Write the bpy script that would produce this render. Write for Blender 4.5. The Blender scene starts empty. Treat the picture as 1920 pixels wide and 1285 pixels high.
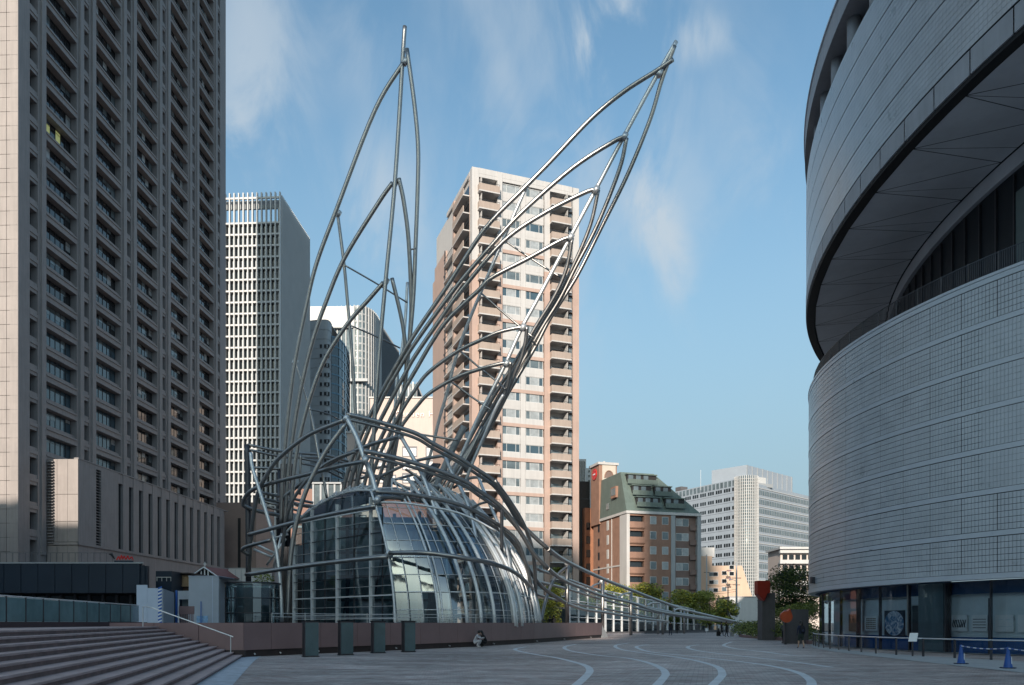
import bpy, bmesh, math, random
from mathutils import Vector, Matrix
from mathutils import noise as mnoise
random.seed(7)
R = math.radians
scene = bpy.context.scene
COL = scene.collection

# ------------------------------------------------------------------ camera
F = 1474.0; CX = 960.0; HZ = 1168.0; EYE = 1.6
cam_d = bpy.data.cameras.new('camera'); cam = bpy.data.objects.new('camera', cam_d); COL.objects.link(cam)
cam_d.sensor_width = 36.0; cam_d.lens = 36.0*F/1920.0
cam_d.shift_y = (HZ-642.5)/1920.0
cam_d.clip_end = 6000; cam_d.clip_start = 0.1
cam.location = (0, 0, EYE); cam.rotation_euler = (R(90), 0, 0)
scene.camera = cam
scene.render.resolution_x = 1024; scene.render.resolution_y = 685
scene.view_settings.view_transform = 'Standard'; scene.view_settings.look = 'None'
scene.view_settings.gamma = 1; scene.view_settings.use_curve_mapping = False
scene.view_settings.exposure = 1.24

# ------------------------------------------------------------------ light
SUN_EL = 21.0
sx, sy = -0.20, -0.98            # horizontal direction towards the sun
SUN_AZ = math.atan2(sx, sy)      # clockwise from +Y
world = bpy.data.worlds.new('World'); scene.world = world; world.use_nodes = True
nt = world.node_tree; nt.nodes.clear()
N = nt.nodes.new; L = nt.links.new
wo = N('ShaderNodeOutputWorld'); bg = N('ShaderNodeBackground'); bg.inputs['Strength'].default_value = 0.13
sky = N('ShaderNodeTexSky'); sky.sky_type = 'NISHITA'; sky.sun_disc = False
sky.sun_elevation = R(SUN_EL); sky.sun_rotation = SUN_AZ
sky.air_density = 1.0; sky.dust_density = 1.4; sky.ozone_density = 1.0
tc = N('ShaderNodeTexCoord'); sep = N('ShaderNodeSeparateXYZ'); L(tc.outputs['Generated'], sep.inputs[0])
# clouds live in azimuth / elevation, so they stay put in the sky
def M2(op, a, b=None, c=None):
    n = N('ShaderNodeMath'); n.operation = op
    for i, v in enumerate((a, b, c)):
        if v is None: continue
        if isinstance(v, (int, float)): n.inputs[i].default_value = v
        else: L(v, n.inputs[i])
    return n.outputs[0]
az = M2('ARCTAN2', sep.outputs['X'], sep.outputs['Y']); el = M2('ARCSINE', sep.outputs['Z'])
cb = N('ShaderNodeCombineXYZ'); L(az, cb.inputs[0]); L(el, cb.inputs[1])
def wnoise(sc, rot, scale, loc, detail, dist, rough=0.58):
    mp = N('ShaderNodeMapping'); mp.inputs['Rotation'].default_value = (0, 0, rot); mp.inputs['Scale'].default_value = scale; mp.inputs['Location'].default_value = loc
    L(cb.outputs[0], mp.inputs[0]); n = N('ShaderNodeTexNoise'); n.inputs['Scale'].default_value = sc; n.inputs['Detail'].default_value = detail
    n.inputs['Distortion'].default_value = dist; n.inputs['Roughness'].default_value = rough; L(mp.outputs[0], n.inputs['Vector']); return n.outputs['Fac']
nz = wnoise(6.0, R(-35), (1.5, 0.8, 1), (1.3, 0.4, 0), 10, 0.5)
nz2 = wnoise(2.2, R(-20), (1, 1, 1), (5.1, 2.4, 0), 5, 0.4)
def smooth(v, a, b, c=0.0, d=1.0):
    m_ = N('ShaderNodeMapRange'); m_.interpolation_type = 'SMOOTHSTEP'; m_.inputs['From Min'].default_value = a; m_.inputs['From Max'].default_value = b
    m_.inputs['To Min'].default_value = c; m_.inputs['To Max'].default_value = d; L(v, m_.inputs['Value']); return m_.outputs[0]
wisp = smooth(nz, 0.38, 0.66); veil = smooth(nz2, 0.42, 0.70, 0.0, 0.40)
def blob(x, y, rx, ry, rot, w):
    x_ = (x-CX)/F; a_ = math.atan(x_); e_ = math.atan((HZ-y)/F/math.hypot(1, x_))
    mp = N('ShaderNodeMapping'); mp.vector_type = 'TEXTURE'; mp.inputs['Location'].default_value = (a_, e_, 0); mp.inputs['Rotation'].default_value = (0, 0, R(rot)); mp.inputs['Scale'].default_value = (rx/F*.85, ry/F*.75, 1)
    L(cb.outputs[0], mp.inputs[0]); ln = N('ShaderNodeVectorMath'); ln.operation = 'LENGTH'; L(mp.outputs[0], ln.inputs[0]); return smooth(ln.outputs['Value'], 0.15, 1.0, w, 0.0)
tot = None
for b_ in ((480, 170, 170, 420, 8, .80), (1130, 60, 130, 90, 12, 1.3), (1105, 150, 60, 110, 12, .8), (1245, 460, 80, 300, 22, .75), (730, 400, 190, 220, 0, .7), (640, 90, 160, 160, 0, .22),
           (925, 90, 40, 200, 30, .18), (1440, 300, 130, 300, 10, .4), (1290, 80, 150, 60, 0, .5), (430, 330, 120, 150, 0, .6)):
    o_ = blob(*b_); tot = o_ if tot is None else M2('ADD', tot, o_)
cl = M2('MULTIPLY', wisp, tot); cl = M2('MULTIPLY', cl, 0.80); cl = M2('ADD', cl, M2('MULTIPLY', veil, wisp)); 
lowv = smooth(el, 0.04, 0.66, 0.96, 0.0); cl = M2('MINIMUM', cl, 0.85)
hz = N('ShaderNodeMix'); hz.data_type = 'RGBA'; L(lowv, hz.inputs['Factor'])
mx = N('ShaderNodeMix'); mx.data_type = 'RGBA'; L(cl, mx.inputs['Factor'])
tn = N('ShaderNodeMix'); tn.data_type = 'RGBA'; tn.blend_type = 'MULTIPLY'; tn.inputs['Factor'].default_value = 1.0
L(sky.outputs[0], tn.inputs[6]); tn.inputs[7].default_value = (0.54, 0.68, 0.66, 1)
L(tn.outputs[2], hz.inputs[6]); hz.inputs[7].default_value = (1.08, 1.50, 1.76, 1)
L(hz.outputs[2], mx.inputs[6]); mx.inputs[7].default_value = (1.85, 2.12, 2.36, 1)
L(mx.outputs[2], bg.inputs['Color']); L(bg.outputs[0], wo.inputs['Surface'])

sd = bpy.data.lights.new('sun', 'SUN'); sd.energy = 2.35; sd.angle = R(0.5); sd.color = (1.0, 0.90, 0.78)
so = bpy.data.objects.new('sun', sd); COL.objects.link(so)
hl = math.hypot(sx, sy)
tos = Vector((sx/hl*math.cos(R(SUN_EL)), sy/hl*math.cos(R(SUN_EL)), math.sin(R(SUN_EL))))
so.rotation_euler = tos.to_track_quat('Z', 'Y').to_euler()

# ------------------------------------------------------------------ helpers
def at(px, py, Y):               # a point of the photograph at the distance where it stands
    return Vector(((px-CX)/F*Y, Y, EYE+(HZ-py)/F*Y))

class MB:
    def __init__(s): s.v = []; s.f = []; s.m = []
    def add(s, vs, fs, m=0):
        o = len(s.v); s.v += [tuple(v) for v in vs]
        for f in fs: s.f.append([i+o for i in f]); s.m.append(m)
        return s
    def box(s, x0, x1, y0, y1, z0, z1, m=0):
        vs = [(x, y, z) for z in (z0, z1) for y in (y0, y1) for x in (x0, x1)]
        return s.add(vs, [(0,2,3,1), (4,5,7,6), (0,1,5,4), (2,6,7,3), (0,4,6,2), (1,3,7,5)], m)
    def obox(s, c, ux, uy, uz, m=0):     # box from centre and three half vectors
        c = Vector(c); ux = Vector(ux); uy = Vector(uy); uz = Vector(uz)
        vs = [c+a*ux+b*uy+d*uz for d in (-1, 1) for b in (-1, 1) for a in (-1, 1)]
        return s.add(vs, [(0,2,3,1), (4,5,7,6), (0,1,5,4), (2,6,7,3), (0,4,6,2), (1,3,7,5)], m)
    def quad(s, a, b, c, d, m=0): return s.add([a, b, c, d], [(0,1,2,3)], m)
    def prism(s, pts, z0, z1, m=0):      # pts counter-clockwise
        n = len(pts); vs = [(p[0], p[1], z0) for p in pts]+[(p[0], p[1], z1) for p in pts]
        fs = [(i, (i+1) % n, n+(i+1) % n, n+i) for i in range(n)]+[tuple(range(n, 2*n)), tuple(range(n-1, -1, -1))]
        return s.add(vs, fs, m)
    def tube(s, pts, r, n=8, m=0, caps=True):
        pts = [Vector(p) for p in pts]; rs = r if isinstance(r, (list, tuple)) else [r]*len(pts)
        up = None; vs = []; fs = []
        for i, p in enumerate(pts):
            t = (pts[min(i+1, len(pts)-1)]-pts[max(i-1, 0)]).normalized()
            if up is None:
                a = Vector((0, 0, 1)) if abs(t.z) < 0.9 else Vector((1, 0, 0))
                up = (a-t*a.dot(t)).normalized()
            else: up = (up-t*up.dot(t)).normalized()
            w = t.cross(up)
            for k in range(n):
                an = 2*math.pi*k/n; vs.append(p+(up*math.cos(an)+w*math.sin(an))*rs[i])
        for i in range(len(pts)-1):
            for k in range(n):
                fs.append((i*n+k, i*n+(k+1) % n, (i+1)*n+(k+1) % n, (i+1)*n+k))
        if caps: fs.append(tuple(range(n-1, -1, -1))); fs.append(tuple((len(pts)-1)*n+k for k in range(n)))
        return s.add(vs, fs, m)
    def cyl(s, x, y, z0, z1, r, n=16, m=0, r2=None): return s.tube([(x, y, z0), (x, y, z1)], [r, r if r2 is None else r2], n, m)
    def sphere(s, c, rx, ry, rz, nu=10, nv=7, m=0):
        vs = [(c[0], c[1], c[2]-rz)]
        for j in range(1, nv):
            ph = -math.pi/2+math.pi*j/nv
            for i in range(nu):
                th = 2*math.pi*i/nu; vs.append((c[0]+rx*math.cos(ph)*math.cos(th), c[1]+ry*math.cos(ph)*math.sin(th), c[2]+rz*math.sin(ph)))
        vs.append((c[0], c[1], c[2]+rz)); fs = []
        for i in range(nu): fs.append((0, 1+(i+1) % nu, 1+i))
        for j in range(nv-2):
            for i in range(nu):
                a = 1+j*nu; fs.append((a+i, a+(i+1) % nu, a+nu+(i+1) % nu, a+nu+i))
        a = 1+(nv-2)*nu
        for i in range(nu): fs.append((a+i, a+(i+1) % nu, len(vs)-1))
        return s.add(vs, fs, m)
    def mesh(s, name, mats, smooth=False):
        me = bpy.data.meshes.new(name); me.from_pydata(s.v, [], s.f)
        mats = mats if isinstance(mats, (list, tuple)) else [mats]
        for m in mats: me.materials.append(m)
        if len(mats) > 1: me.polygons.foreach_set('material_index', s.m)
        if smooth: me.polygons.foreach_set('use_smooth', [len(f) <= 4 for f in s.f])
        me.update(); return me

def inst(name, me, parent=None, loc=(0, 0, 0), rz=0, sc=None):
    o = bpy.data.objects.new(name, me); COL.objects.link(o)
    o.parent = parent; o.location = loc
    if rz: o.rotation_euler = (0, 0, rz)
    if sc: o.scale = sc
    return o
def obj(name, mb, mats, parent=None, loc=(0, 0, 0), rz=0, smooth=False):
    return inst(name, mb.mesh(name, mats, smooth), parent, loc, rz)
def tag(o, label=None, cat=None, group=None, kind=None):
    if label: o['label'] = label
    if cat: o['category'] = cat
    if group: o['group'] = group
    if kind: o['kind'] = kind
    return o
def thing(name, label, cat, loc=(0, 0, 0), rz=0, group=None):
    o = bpy.data.objects.new(name, None); COL.objects.link(o); o.empty_display_size = 0.3
    o.location = loc; o.rotation_euler = (0, 0, rz)
    return tag(o, label, cat, group)
def struct(name, mb, m, loc=(0, 0, 0)): return tag(obj(name, mb, m, None, loc), kind='structure')
_bx = {}
def bp(name, parent, x0, x1, y0, y1, z0, z1, m):      # a box part; equal boxes share one mesh
    k = (name, round(x1-x0, 3), round(y1-y0, 3), round(z1-z0, 3), m.name)
    if k not in _bx: _bx[k] = MB().box(0, x1-x0, 0, y1-y0, 0, z1-z0).mesh(name, m)
    return inst(name, _bx[k], parent, (x0, y0, z0))
def copy_tree(o, parent=None):
    c = o.copy(); COL.objects.link(c); c.parent = parent
    for ch in list(o.children): copy_tree(ch, c)
    return c

def mat(name, col, rough=0.6, metal=0.0, var=0.12, scale=1.5, bump=0.0, bscale=20, spec=0.5, streak=0.0, brick=None):
    m = bpy.data.materials.new(name); m.use_nodes = True; t = m.node_tree; b = t.nodes['Principled BSDF']
    b.inputs['Roughness'].default_value = rough; b.inputs['Metallic'].default_value = metal
    b.inputs['Specular IOR Level'].default_value = spec
    g = t.nodes.new('ShaderNodeNewGeometry')
    n = t.nodes.new('ShaderNodeTexNoise'); n.inputs['Scale'].default_value = scale; n.inputs['Detail'].default_value = 6; n.inputs['Roughness'].default_value = 0.62
    t.links.new(g.outputs['Position'], n.inputs['Vector'])
    mr = t.nodes.new('ShaderNodeMapRange'); mr.inputs['From Min'].default_value = 0.3; mr.inputs['From Max'].default_value = 0.7
    mr.inputs['To Min'].default_value = 1-var; mr.inputs['To Max'].default_value = 1+var
    t.links.new(n.outputs['Fac'], mr.inputs['Value'])
    last = mr.outputs[0]
    if streak:
        mpn = t.nodes.new('ShaderNodeMapping'); mpn.inputs['Scale'].default_value = (1.3, 1.3, 0.09)
        t.links.new(g.outputs['Position'], mpn.inputs[0])
        n3 = t.nodes.new('ShaderNodeTexNoise'); n3.inputs['Scale'].default_value = 2.5; n3.inputs['Detail'].default_value = 4
        t.links.new(mpn.outputs[0], n3.inputs['Vector'])
        m3 = t.nodes.new('ShaderNodeMapRange'); m3.inputs['From Min'].default_value = 0.35; m3.inputs['From Max'].default_value = 0.7
        m3.inputs['To Min'].default_value = 1.0+streak*0.3; m3.inputs['To Max'].default_value = 1-streak
        t.links.new(n3.outputs['Fac'], m3.inputs['Value'])
        mm = t.nodes.new('ShaderNodeMath'); mm.operation = 'MULTIPLY'; t.links.new(last, mm.inputs[0]); t.links.new(m3.outputs[0], mm.inputs[1]); last = mm.outputs[0]
    vm = t.nodes.new('ShaderNodeVectorMath'); vm.operation = 'SCALE'; vm.inputs[0].default_value = col[:3]
    t.links.new(last, vm.inputs['Scale'])
    t.links.new(vm.outputs[0], b.inputs['Base Color'])
    r2 = t.nodes.new('ShaderNodeMapRange'); r2.inputs['To Min'].default_value = max(0, rough-0.08); r2.inputs['To Max'].default_value = min(1, rough+0.08)
    t.links.new(n.outputs['Fac'], r2.inputs['Value']); t.links.new(r2.outputs[0], b.inputs['Roughness'])
    if bump:
        n4 = t.nodes.new('ShaderNodeTexNoise'); n4.inputs['Scale'].default_value = bscale; n4.inputs['Detail'].default_value = 4
        t.links.new(g.outputs['Position'], n4.inputs['Vector'])
        bm_ = t.nodes.new('ShaderNodeBump'); bm_.inputs['Strength'].default_value = bump; bm_.inputs['Distance'].default_value = 0.02
        t.links.new(n4.outputs['Fac'], bm_.inputs['Height']); t.links.new(bm_.outputs[0], b.inputs['Normal'])
    return m

def glass(name, tint, mixg=0.25, rough=0.03, gcol=(0.85, 0.9, 0.95)):
    """thin architectural glass: tinted transparency under a fresnel reflection"""
    m = bpy.data.materials.new(name); m.use_nodes = True; t = m.node_tree; t.nodes.clear()
    o = t.nodes.new('ShaderNodeOutputMaterial'); tr = t.nodes.new('ShaderNodeBsdfTransparent'); tr.inputs[0].default_value = (*tint, 1)
    gl = t.nodes.new('ShaderNodeBsdfGlossy'); gl.inputs['Roughness'].default_value = rough; gl.inputs['Color'].default_value = (*gcol, 1)
    fr = t.nodes.new('ShaderNodeFresnel'); fr.inputs['IOR'].default_value = 1.6
    ad = t.nodes.new('ShaderNodeMath'); ad.operation = 'ADD'; ad.use_clamp = True; ad.inputs[1].default_value = mixg
    t.links.new(fr.outputs[0], ad.inputs[0])
    mxs = t.nodes.new('ShaderNodeMixShader'); t.links.new(ad.outputs[0], mxs.inputs[0]); t.links.new(tr.outputs[0], mxs.inputs[1]); t.links.new(gl.outputs[0], mxs.inputs[2])
    # slight waviness of each pane
    g = t.nodes.new('ShaderNodeNewGeometry'); n = t.nodes.new('ShaderNodeTexNoise'); n.inputs['Scale'].default_value = 0.7
    t.links.new(g.outputs['Position'], n.inputs['Vector'])
    b = t.nodes.new('ShaderNodeBump'); b.inputs['Strength'].default_value = 0.25; b.inputs['Distance'].default_value = 0.02
    t.links.new(n.outputs['Fac'], b.inputs['Height']); t.links.new(b.outputs[0], gl.inputs['Normal'])
    t.links.new(mxs.outputs[0], o.inputs[0]); return m

M = {}
M['granite_sunlit'] = mat('granite_sunlit', (0.33, 0.285, 0.265), 0.65, var=0.10, scale=0.35, streak=0.10)  # tower stone on sunlit faces, sunlight put into a paler, pinker colour
M['granite_shaded'] = mat('granite_shaded', (0.275, 0.25, 0.245), 0.65, var=0.10, scale=0.4, streak=0.12)  # same stone on faces turned from the sun, shade put into the colour
M['joint'] = mat('dark_joint', (0.09, 0.08, 0.075), 0.8)
M['win_dark'] = mat('window_glass_dark', (0.018, 0.022, 0.026), 0.06, var=0.3, scale=0.12, spec=0.8)
M['win_blue'] = mat('window_glass_blue', (0.05, 0.085, 0.11), 0.06, var=0.3, scale=0.15, spec=1.0)
M['win_curtain'] = mat('window_with_curtain', (0.33, 0.35, 0.36), 0.35, var=0.25, scale=1.2, spec=0.8)
M['win_mid'] = mat('window_glass_grey', (0.12, 0.15, 0.165), 0.08, var=0.35, scale=0.5, spec=1.0)
M['frame_dark'] = mat('dark_window_frame', (0.04, 0.04, 0.045), 0.4, 0.5)
M['frame_white'] = mat('white_window_frame', (0.62, 0.62, 0.62), 0.45)
M['white_panel'] = mat('white_panel', (0.53, 0.52, 0.51), 0.5, var=0.05, streak=0.06)
M['white_fin'] = mat('white_fin', (0.52, 0.51, 0.50), 0.5, var=0.05, scale=0.2)
M['grey_panel'] = mat('grey_panel', (0.34, 0.35, 0.36), 0.5, var=0.06, scale=0.2)
M['pink_tile'] = mat('pink_tile', (0.47, 0.335, 0.28), 0.55, var=0.07, scale=0.3, streak=0.06)
M['beige_par'] = mat('beige_parapet', (0.40, 0.315, 0.265), 0.6, var=0.08, scale=0.4, streak=0.10)
M['white_tile'] = mat('white_tile', (0.54, 0.515, 0.50), 0.5, var=0.05, scale=0.3, streak=0.08)
M['brick'] = mat('red_brick', (0.31, 0.175, 0.125), 0.75, var=0.14, scale=0.8, streak=0.08)
M['brick_dark'] = mat('brown_brick', (0.20, 0.135, 0.115), 0.75, var=0.12, scale=0.8)
M['green_roof'] = mat('green_metal_roof', (0.13, 0.165, 0.145), 0.5, var=0.12, scale=0.5, streak=0.15)
M['cream'] = mat('cream_render', (0.55, 0.49, 0.42), 0.7, var=0.06)
M['black_wall'] = mat('black_wall', (0.025, 0.022, 0.022), 0.6, var=0.2)
M['hotel'] = mat('pale_pink_render', (0.60, 0.50, 0.45), 0.7, var=0.05, scale=0.2, streak=0.05)
M['peach'] = mat('peach_render', (0.60, 0.42, 0.31), 0.7, var=0.06, scale=0.3, streak=0.06)
M['steel'] = mat('stainless_steel', (0.39, 0.37, 0.355), 0.38, 1.0, var=0.12, scale=2.0)
M['steel_lt'] = mat('light_steel', (0.70, 0.70, 0.70), 0.42, 0.7, var=0.08, scale=2.0)  # pale steel fittings; on sunlit tubes their brightness sits in this colour
M['steel_white'] = mat('white_painted_steel', (0.74, 0.75, 0.76), 0.4, 0.2, var=0.06)
M['steel_dark'] = mat('dark_steel', (0.10, 0.10, 0.11), 0.4, 0.8)
M['tile'] = mat('grey_ceramic_tile', (0.50, 0.53, 0.57), 0.30, 0.0, var=0.10, scale=0.8, spec=0.7)
M['tile_band'] = mat('smooth_grey_band', (0.52, 0.555, 0.61), 0.30, 0.0, var=0.05, spec=0.8)
M['tile_back'] = mat('grey_wall_backing', (0.05, 0.055, 0.065), 0.8)
M['fascia'] = mat('concrete_fascia', (0.36, 0.37, 0.40), 0.55, var=0.12, scale=0.6, streak=0.10)
M['soffit'] = mat('soffit_metal', (0.62, 0.64, 0.68), 0.5, var=0.12, scale=0.4)
M['black'] = mat('black_gap', (0.012, 0.012, 0.014), 0.7)
M['navy'] = mat('navy_cladding', (0.010, 0.022, 0.040), 0.45, var=0.12, scale=0.5)
M['wall_brown'] = mat('purple_brown_granite', (0.26, 0.165, 0.16), 0.55, var=0.10, scale=0.8, bump=0.1)
M['plinth'] = mat('dark_plinth', (0.045, 0.03, 0.028), 0.7, var=0.3, scale=2)
M['hoard'] = mat('pale_blue_hoarding', (0.50, 0.57, 0.68), 0.5, var=0.05, scale=1)
M['hoard_grey'] = mat('grey_hoarding', (0.38, 0.42, 0.48), 0.5, var=0.07, scale=1)
M['blue_paint'] = mat('blue_paint', (0.03, 0.12, 0.42), 0.4)
M['white_paint'] = mat('white_paint', (0.72, 0.74, 0.76), 0.5, var=0.05)
M['cone_blue'] = mat('blue_plastic', (0.015, 0.085, 0.33), 0.35, var=0.08)
M['red_metal'] = mat('red_painted_metal', (0.36, 0.035, 0.018), 0.45, var=0.15, scale=2)
M['orange_metal'] = mat('orange_red_metal', (0.42, 0.065, 0.015), 0.45, var=0.15, scale=2)
M['concrete'] = mat('dark_concrete', (0.115, 0.11, 0.115), 0.75, var=0.15, scale=1.5, bump=0.15, streak=0.15)
M['apron'] = mat('pale_concrete_apron', (0.38, 0.39, 0.40), 0.75, var=0.12, scale=0.9)
M['stripe'] = mat('white_stone_stripe', (0.62, 0.635, 0.66), 0.65, var=0.16, scale=1.4)
M['wood'] = mat('timber_slats', (0.40, 0.27, 0.16), 0.6, var=0.12, scale=3)
M['asphalt'] = mat('asphalt', (0.06, 0.06, 0.062), 0.85, var=0.15)
M['leaf_a'] = mat('yellow_green_leaf', (0.36, 0.34, 0.045), 0.6, var=0.35, scale=0.9)
M['leaf_b'] = mat('green_leaf', (0.13, 0.17, 0.035), 0.6, var=0.35, scale=0.9)
M['leaf_c'] = mat('dark_leaf', (0.03, 0.055, 0.018), 0.6, var=0.35, scale=0.9)
M['leaf_d'] = mat('light_hedge_leaf', (0.24, 0.27, 0.055), 0.6, var=0.3, scale=1.2)
M['bark'] = mat('bark', (0.07, 0.055, 0.04), 0.9, var=0.3, scale=6)
M['glass_dome'] = glass('dome_glass', (0.42, 0.54, 0.57), 0.20, 0.05)
M['glass_rail'] = mat('green_tinted_glass', (0.17, 0.27, 0.28), 0.12, var=0.25, scale=0.7, spec=0.8)
M['glass_shop'] = glass('showroom_glass', (0.95, 0.99, 1.0), 0.0)
M['glass_wing'] = glass('wing_glass', (0.55, 0.66, 0.66), 0.10)
M['glass_tank'] = glass('glass_cylinder_glass', (0.50, 0.66, 0.68), 0.14)
M['dark_core'] = mat('dark_interior', (0.07, 0.09, 0.10), 0.7, var=0.3, scale=1)
M['paper'] = mat('poster_paper', (0.86, 0.88, 0.89), 0.6, var=0.03)
M['khaki'] = mat('khaki_poster', (0.17, 0.14, 0.08), 0.6)
M['ink'] = mat('dark_ink', (0.03, 0.045, 0.07), 0.5)
M['blue_band'] = mat('blue_skirting', (0.012, 0.10, 0.32), 0.4, var=0.1)
M['blue_deep'] = mat('deep_blue_ceiling', (0.008, 0.05, 0.14), 0.5)
M['show_wall'] = mat('showroom_wall', (0.70, 0.78, 0.81), 0.7, var=0.06)
M['red_sign'] = mat('red_sign', (0.55, 0.02, 0.02), 0.4)
M['skin'] = mat('skin', (0.42, 0.27, 0.2), 0.6, var=0.05)
M['hair'] = mat('black_hair', (0.012, 0.010, 0.010), 0.5)
M['cl_black'] = mat('black_cloth', (0.012, 0.012, 0.015), 0.9)
M['cl_navy'] = mat('navy_cloth', (0.015, 0.022, 0.05), 0.9)
M['cl_grey'] = mat('grey_cloth', (0.10, 0.10, 0.115), 0.9)
M['cl_light'] = mat('pale_cloth', (0.50, 0.49, 0.52), 0.9, var=0.08)
M['cl_white'] = mat('white_cloth', (0.6, 0.58, 0.58), 0.9)
M['cl_pink'] = mat('dusty_pink_cloth', (0.34, 0.22, 0.24), 0.9)
M['cl_green'] = mat('dark_green_cloth', (0.02, 0.035, 0.03), 0.9)
M['shoe'] = mat('dark_shoe', (0.015, 0.013, 0.012), 0.6)

def paving():
    m = bpy.data.materials.new('brick_paving'); m.use_nodes = True; t = m.node_tree; b = t.nodes['Principled BSDF']
    g = t.nodes.new('ShaderNodeNewGeometry')
    mpn = t.nodes.new('ShaderNodeMapping'); mpn.inputs['Rotation'].default_value = (0, 0, R(14)); t.links.new(g.outputs['Position'], mpn.inputs[0])
    br = t.nodes.new('ShaderNodeTexBrick'); br.inputs['Scale'].default_value = 1.0; br.inputs['Brick Width'].default_value = 0.30; br.inputs['Row Height'].default_value = 0.15
    br.inputs['Mortar Size'].default_value = 0.008; br.inputs['Bias'].default_value = -0.1
    br.inputs['Color1'].default_value = (0.37, 0.275, 0.255, 1); br.inputs['Color2'].default_value = (0.52, 0.48, 0.46, 1); br.inputs['Mortar'].default_value = (0.14, 0.135, 0.135, 1)
    t.links.new(mpn.outputs[0], br.inputs['Vector'])
    prev = br.outputs['Color']
    for sc, lo, hi, dist in ((0.10, 0.70, 1.30, 1.2), (0.7, 0.60, 1.34, 0.7), (5.0, 0.80, 1.18, 0)):
        n = t.nodes.new('ShaderNodeTexNoise'); n.inputs['Scale'].default_value = sc; n.inputs['Detail'].default_value = 5; n.inputs['Distortion'].default_value = dist
        mp2 = t.nodes.new('ShaderNodeMapping'); mp2.inputs['Scale'].default_value = (0.6, 1.5, 1); t.links.new(g.outputs['Position'], mp2.inputs[0])
        t.links.new(mp2.outputs[0], n.inputs['Vector'])
        mr = t.nodes.new('ShaderNodeMapRange'); mr.inputs['From Min'].default_value = 0.3; mr.inputs['From Max'].default_value = 0.7; mr.inputs['To Min'].default_value = lo; mr.inputs['To Max'].default_value = hi
        t.links.new(n.outputs['Fac'], mr.inputs['Value'])
        vm = t.nodes.new('ShaderNodeVectorMath'); vm.operation = 'SCALE'; t.links.new(prev, vm.inputs[0]); t.links.new(mr.outputs[0], vm.inputs['Scale']); prev = vm.outputs[0]
    t.links.new(prev, b.inputs['Base Color']); b.inputs['Roughness'].default_value = 0.62
    bp_ = t.nodes.new('ShaderNodeBump'); bp_.inputs['Strength'].default_value = 0.5; bp_.inputs['Distance'].default_value = 0.01
    t.links.new(br.outputs['Fac'], bp_.inputs['Height']); bp_.invert = True; t.links.new(bp_.outputs[0], b.inputs['Normal'])
    return m
M['paving'] = paving()
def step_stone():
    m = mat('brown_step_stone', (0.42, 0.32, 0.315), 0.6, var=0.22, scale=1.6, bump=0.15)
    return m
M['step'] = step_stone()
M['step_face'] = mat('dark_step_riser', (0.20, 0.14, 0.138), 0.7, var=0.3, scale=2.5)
def glow(name, col, st):
    m = bpy.data.materials.new(name); m.use_nodes = True; b = m.node_tree.nodes['Principled BSDF']
    b.inputs['Base Color'].default_value = (*col, 1); b.inputs['Emission Color'].default_value = (*col, 1); b.inputs['Emission Strength'].default_value = st
    return m
M['lit'] = glow('lit_room_window', (0.50, 0.52, 0.20), 0.12)

def crspline(pts, sub=6):
    P = [Vector(p) for p in pts]
    if len(P) < 3: return P
    out = []
    for i in range(len(P)-1):
        p0 = P[i-1] if i > 0 else 2*P[0]-P[1]; p1 = P[i]; p2 = P[i+1]; p3 = P[i+2] if i+2 < len(P) else 2*P[-1]-P[-2]
        for k in range(sub):
            t = k/sub; t2 = t*t; t3 = t2*t
            out.append(0.5*((2*p1)+(-p0+p2)*t+(2*p0-5*p1+4*p2-p3)*t2+(-p0+3*p1-3*p2+p3)*t3))
    out.append(P[-1]); return out

# ================================================================== SETTING
struct('ground', MB().quad((-3000, -600, 0), (3000, -600, 0), (3000, 5000, 0), (-3000, 5000, 0)), M['asphalt'])
struct('plaza_paving', MB().quad((-60, -12, 0.006), (75, -12, 0.006), (75, 135, 0.006), (-60, 135, 0.006)), M['paving'])

# white curved stone bands inlaid in the plaza (each a sheet on the paving)
def gp(px, py): Y = EYE*F/(py-HZ); return Vector(((px-CX)/F*Y, Y, 0.014))
def band(pts, w=0.25, m=None):
    P = crspline([gp(*p) for p in pts], 10); mb = MB(); L_, R_ = [], []
    for i, p in enumerate(P):
        t = (P[min(i+1, len(P)-1)]-P[max(i-1, 0)]); t.z = 0; t.normalize(); n = Vector((-t.y, t.x, 0))*w/2
        L_.append(p+n); R_.append(p-n)
    for i in range(len(P)-1): mb.quad(R_[i], R_[i+1], L_[i+1], L_[i])
    return tag(obj('white_stone_band', mb, m or M['stripe']), kind='structure')
for b_ in (
    [(1075, 1290), (1098, 1270), (1106, 1258), (1098, 1249), (1072, 1241), (1040, 1233.5), (1005, 1228), (975, 1222), (966, 1217.5), (985, 1213.5)],
    [(1228, 1290), (1244, 1272), (1248, 1264), (1240, 1254), (1214, 1243), (1175, 1234.5), (1135, 1231), (1085, 1224), (1062, 1218.5), (1060, 1213), (1080, 1208.5)],
    [(1332, 1290), (1350, 1272), (1354, 1264), (1346, 1252), (1315, 1242), (1275, 1234), (1220, 1226.5), (1175, 1220.5), (1156, 1215), (1156, 1210), (1180, 1206)],
    [(1522, 1290), (1518, 1275), (1490, 1260), (1430, 1247), (1340, 1236), (1275, 1229), (1220, 1223), (1197, 1216.5), (1195, 1212.5), (1215, 1209.5)],
    [(1560, 1252), (1480, 1241), (1400, 1232), (1320, 1222.5), (1292, 1216.5), (1292, 1212.5), (1310, 1209.5)],
    [(1530, 1231), (1480, 1229), (1430, 1222.5), (1380, 1217), (1358, 1211.5), (1360, 1208), (1372, 1204)],
    ): band(b_)
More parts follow.
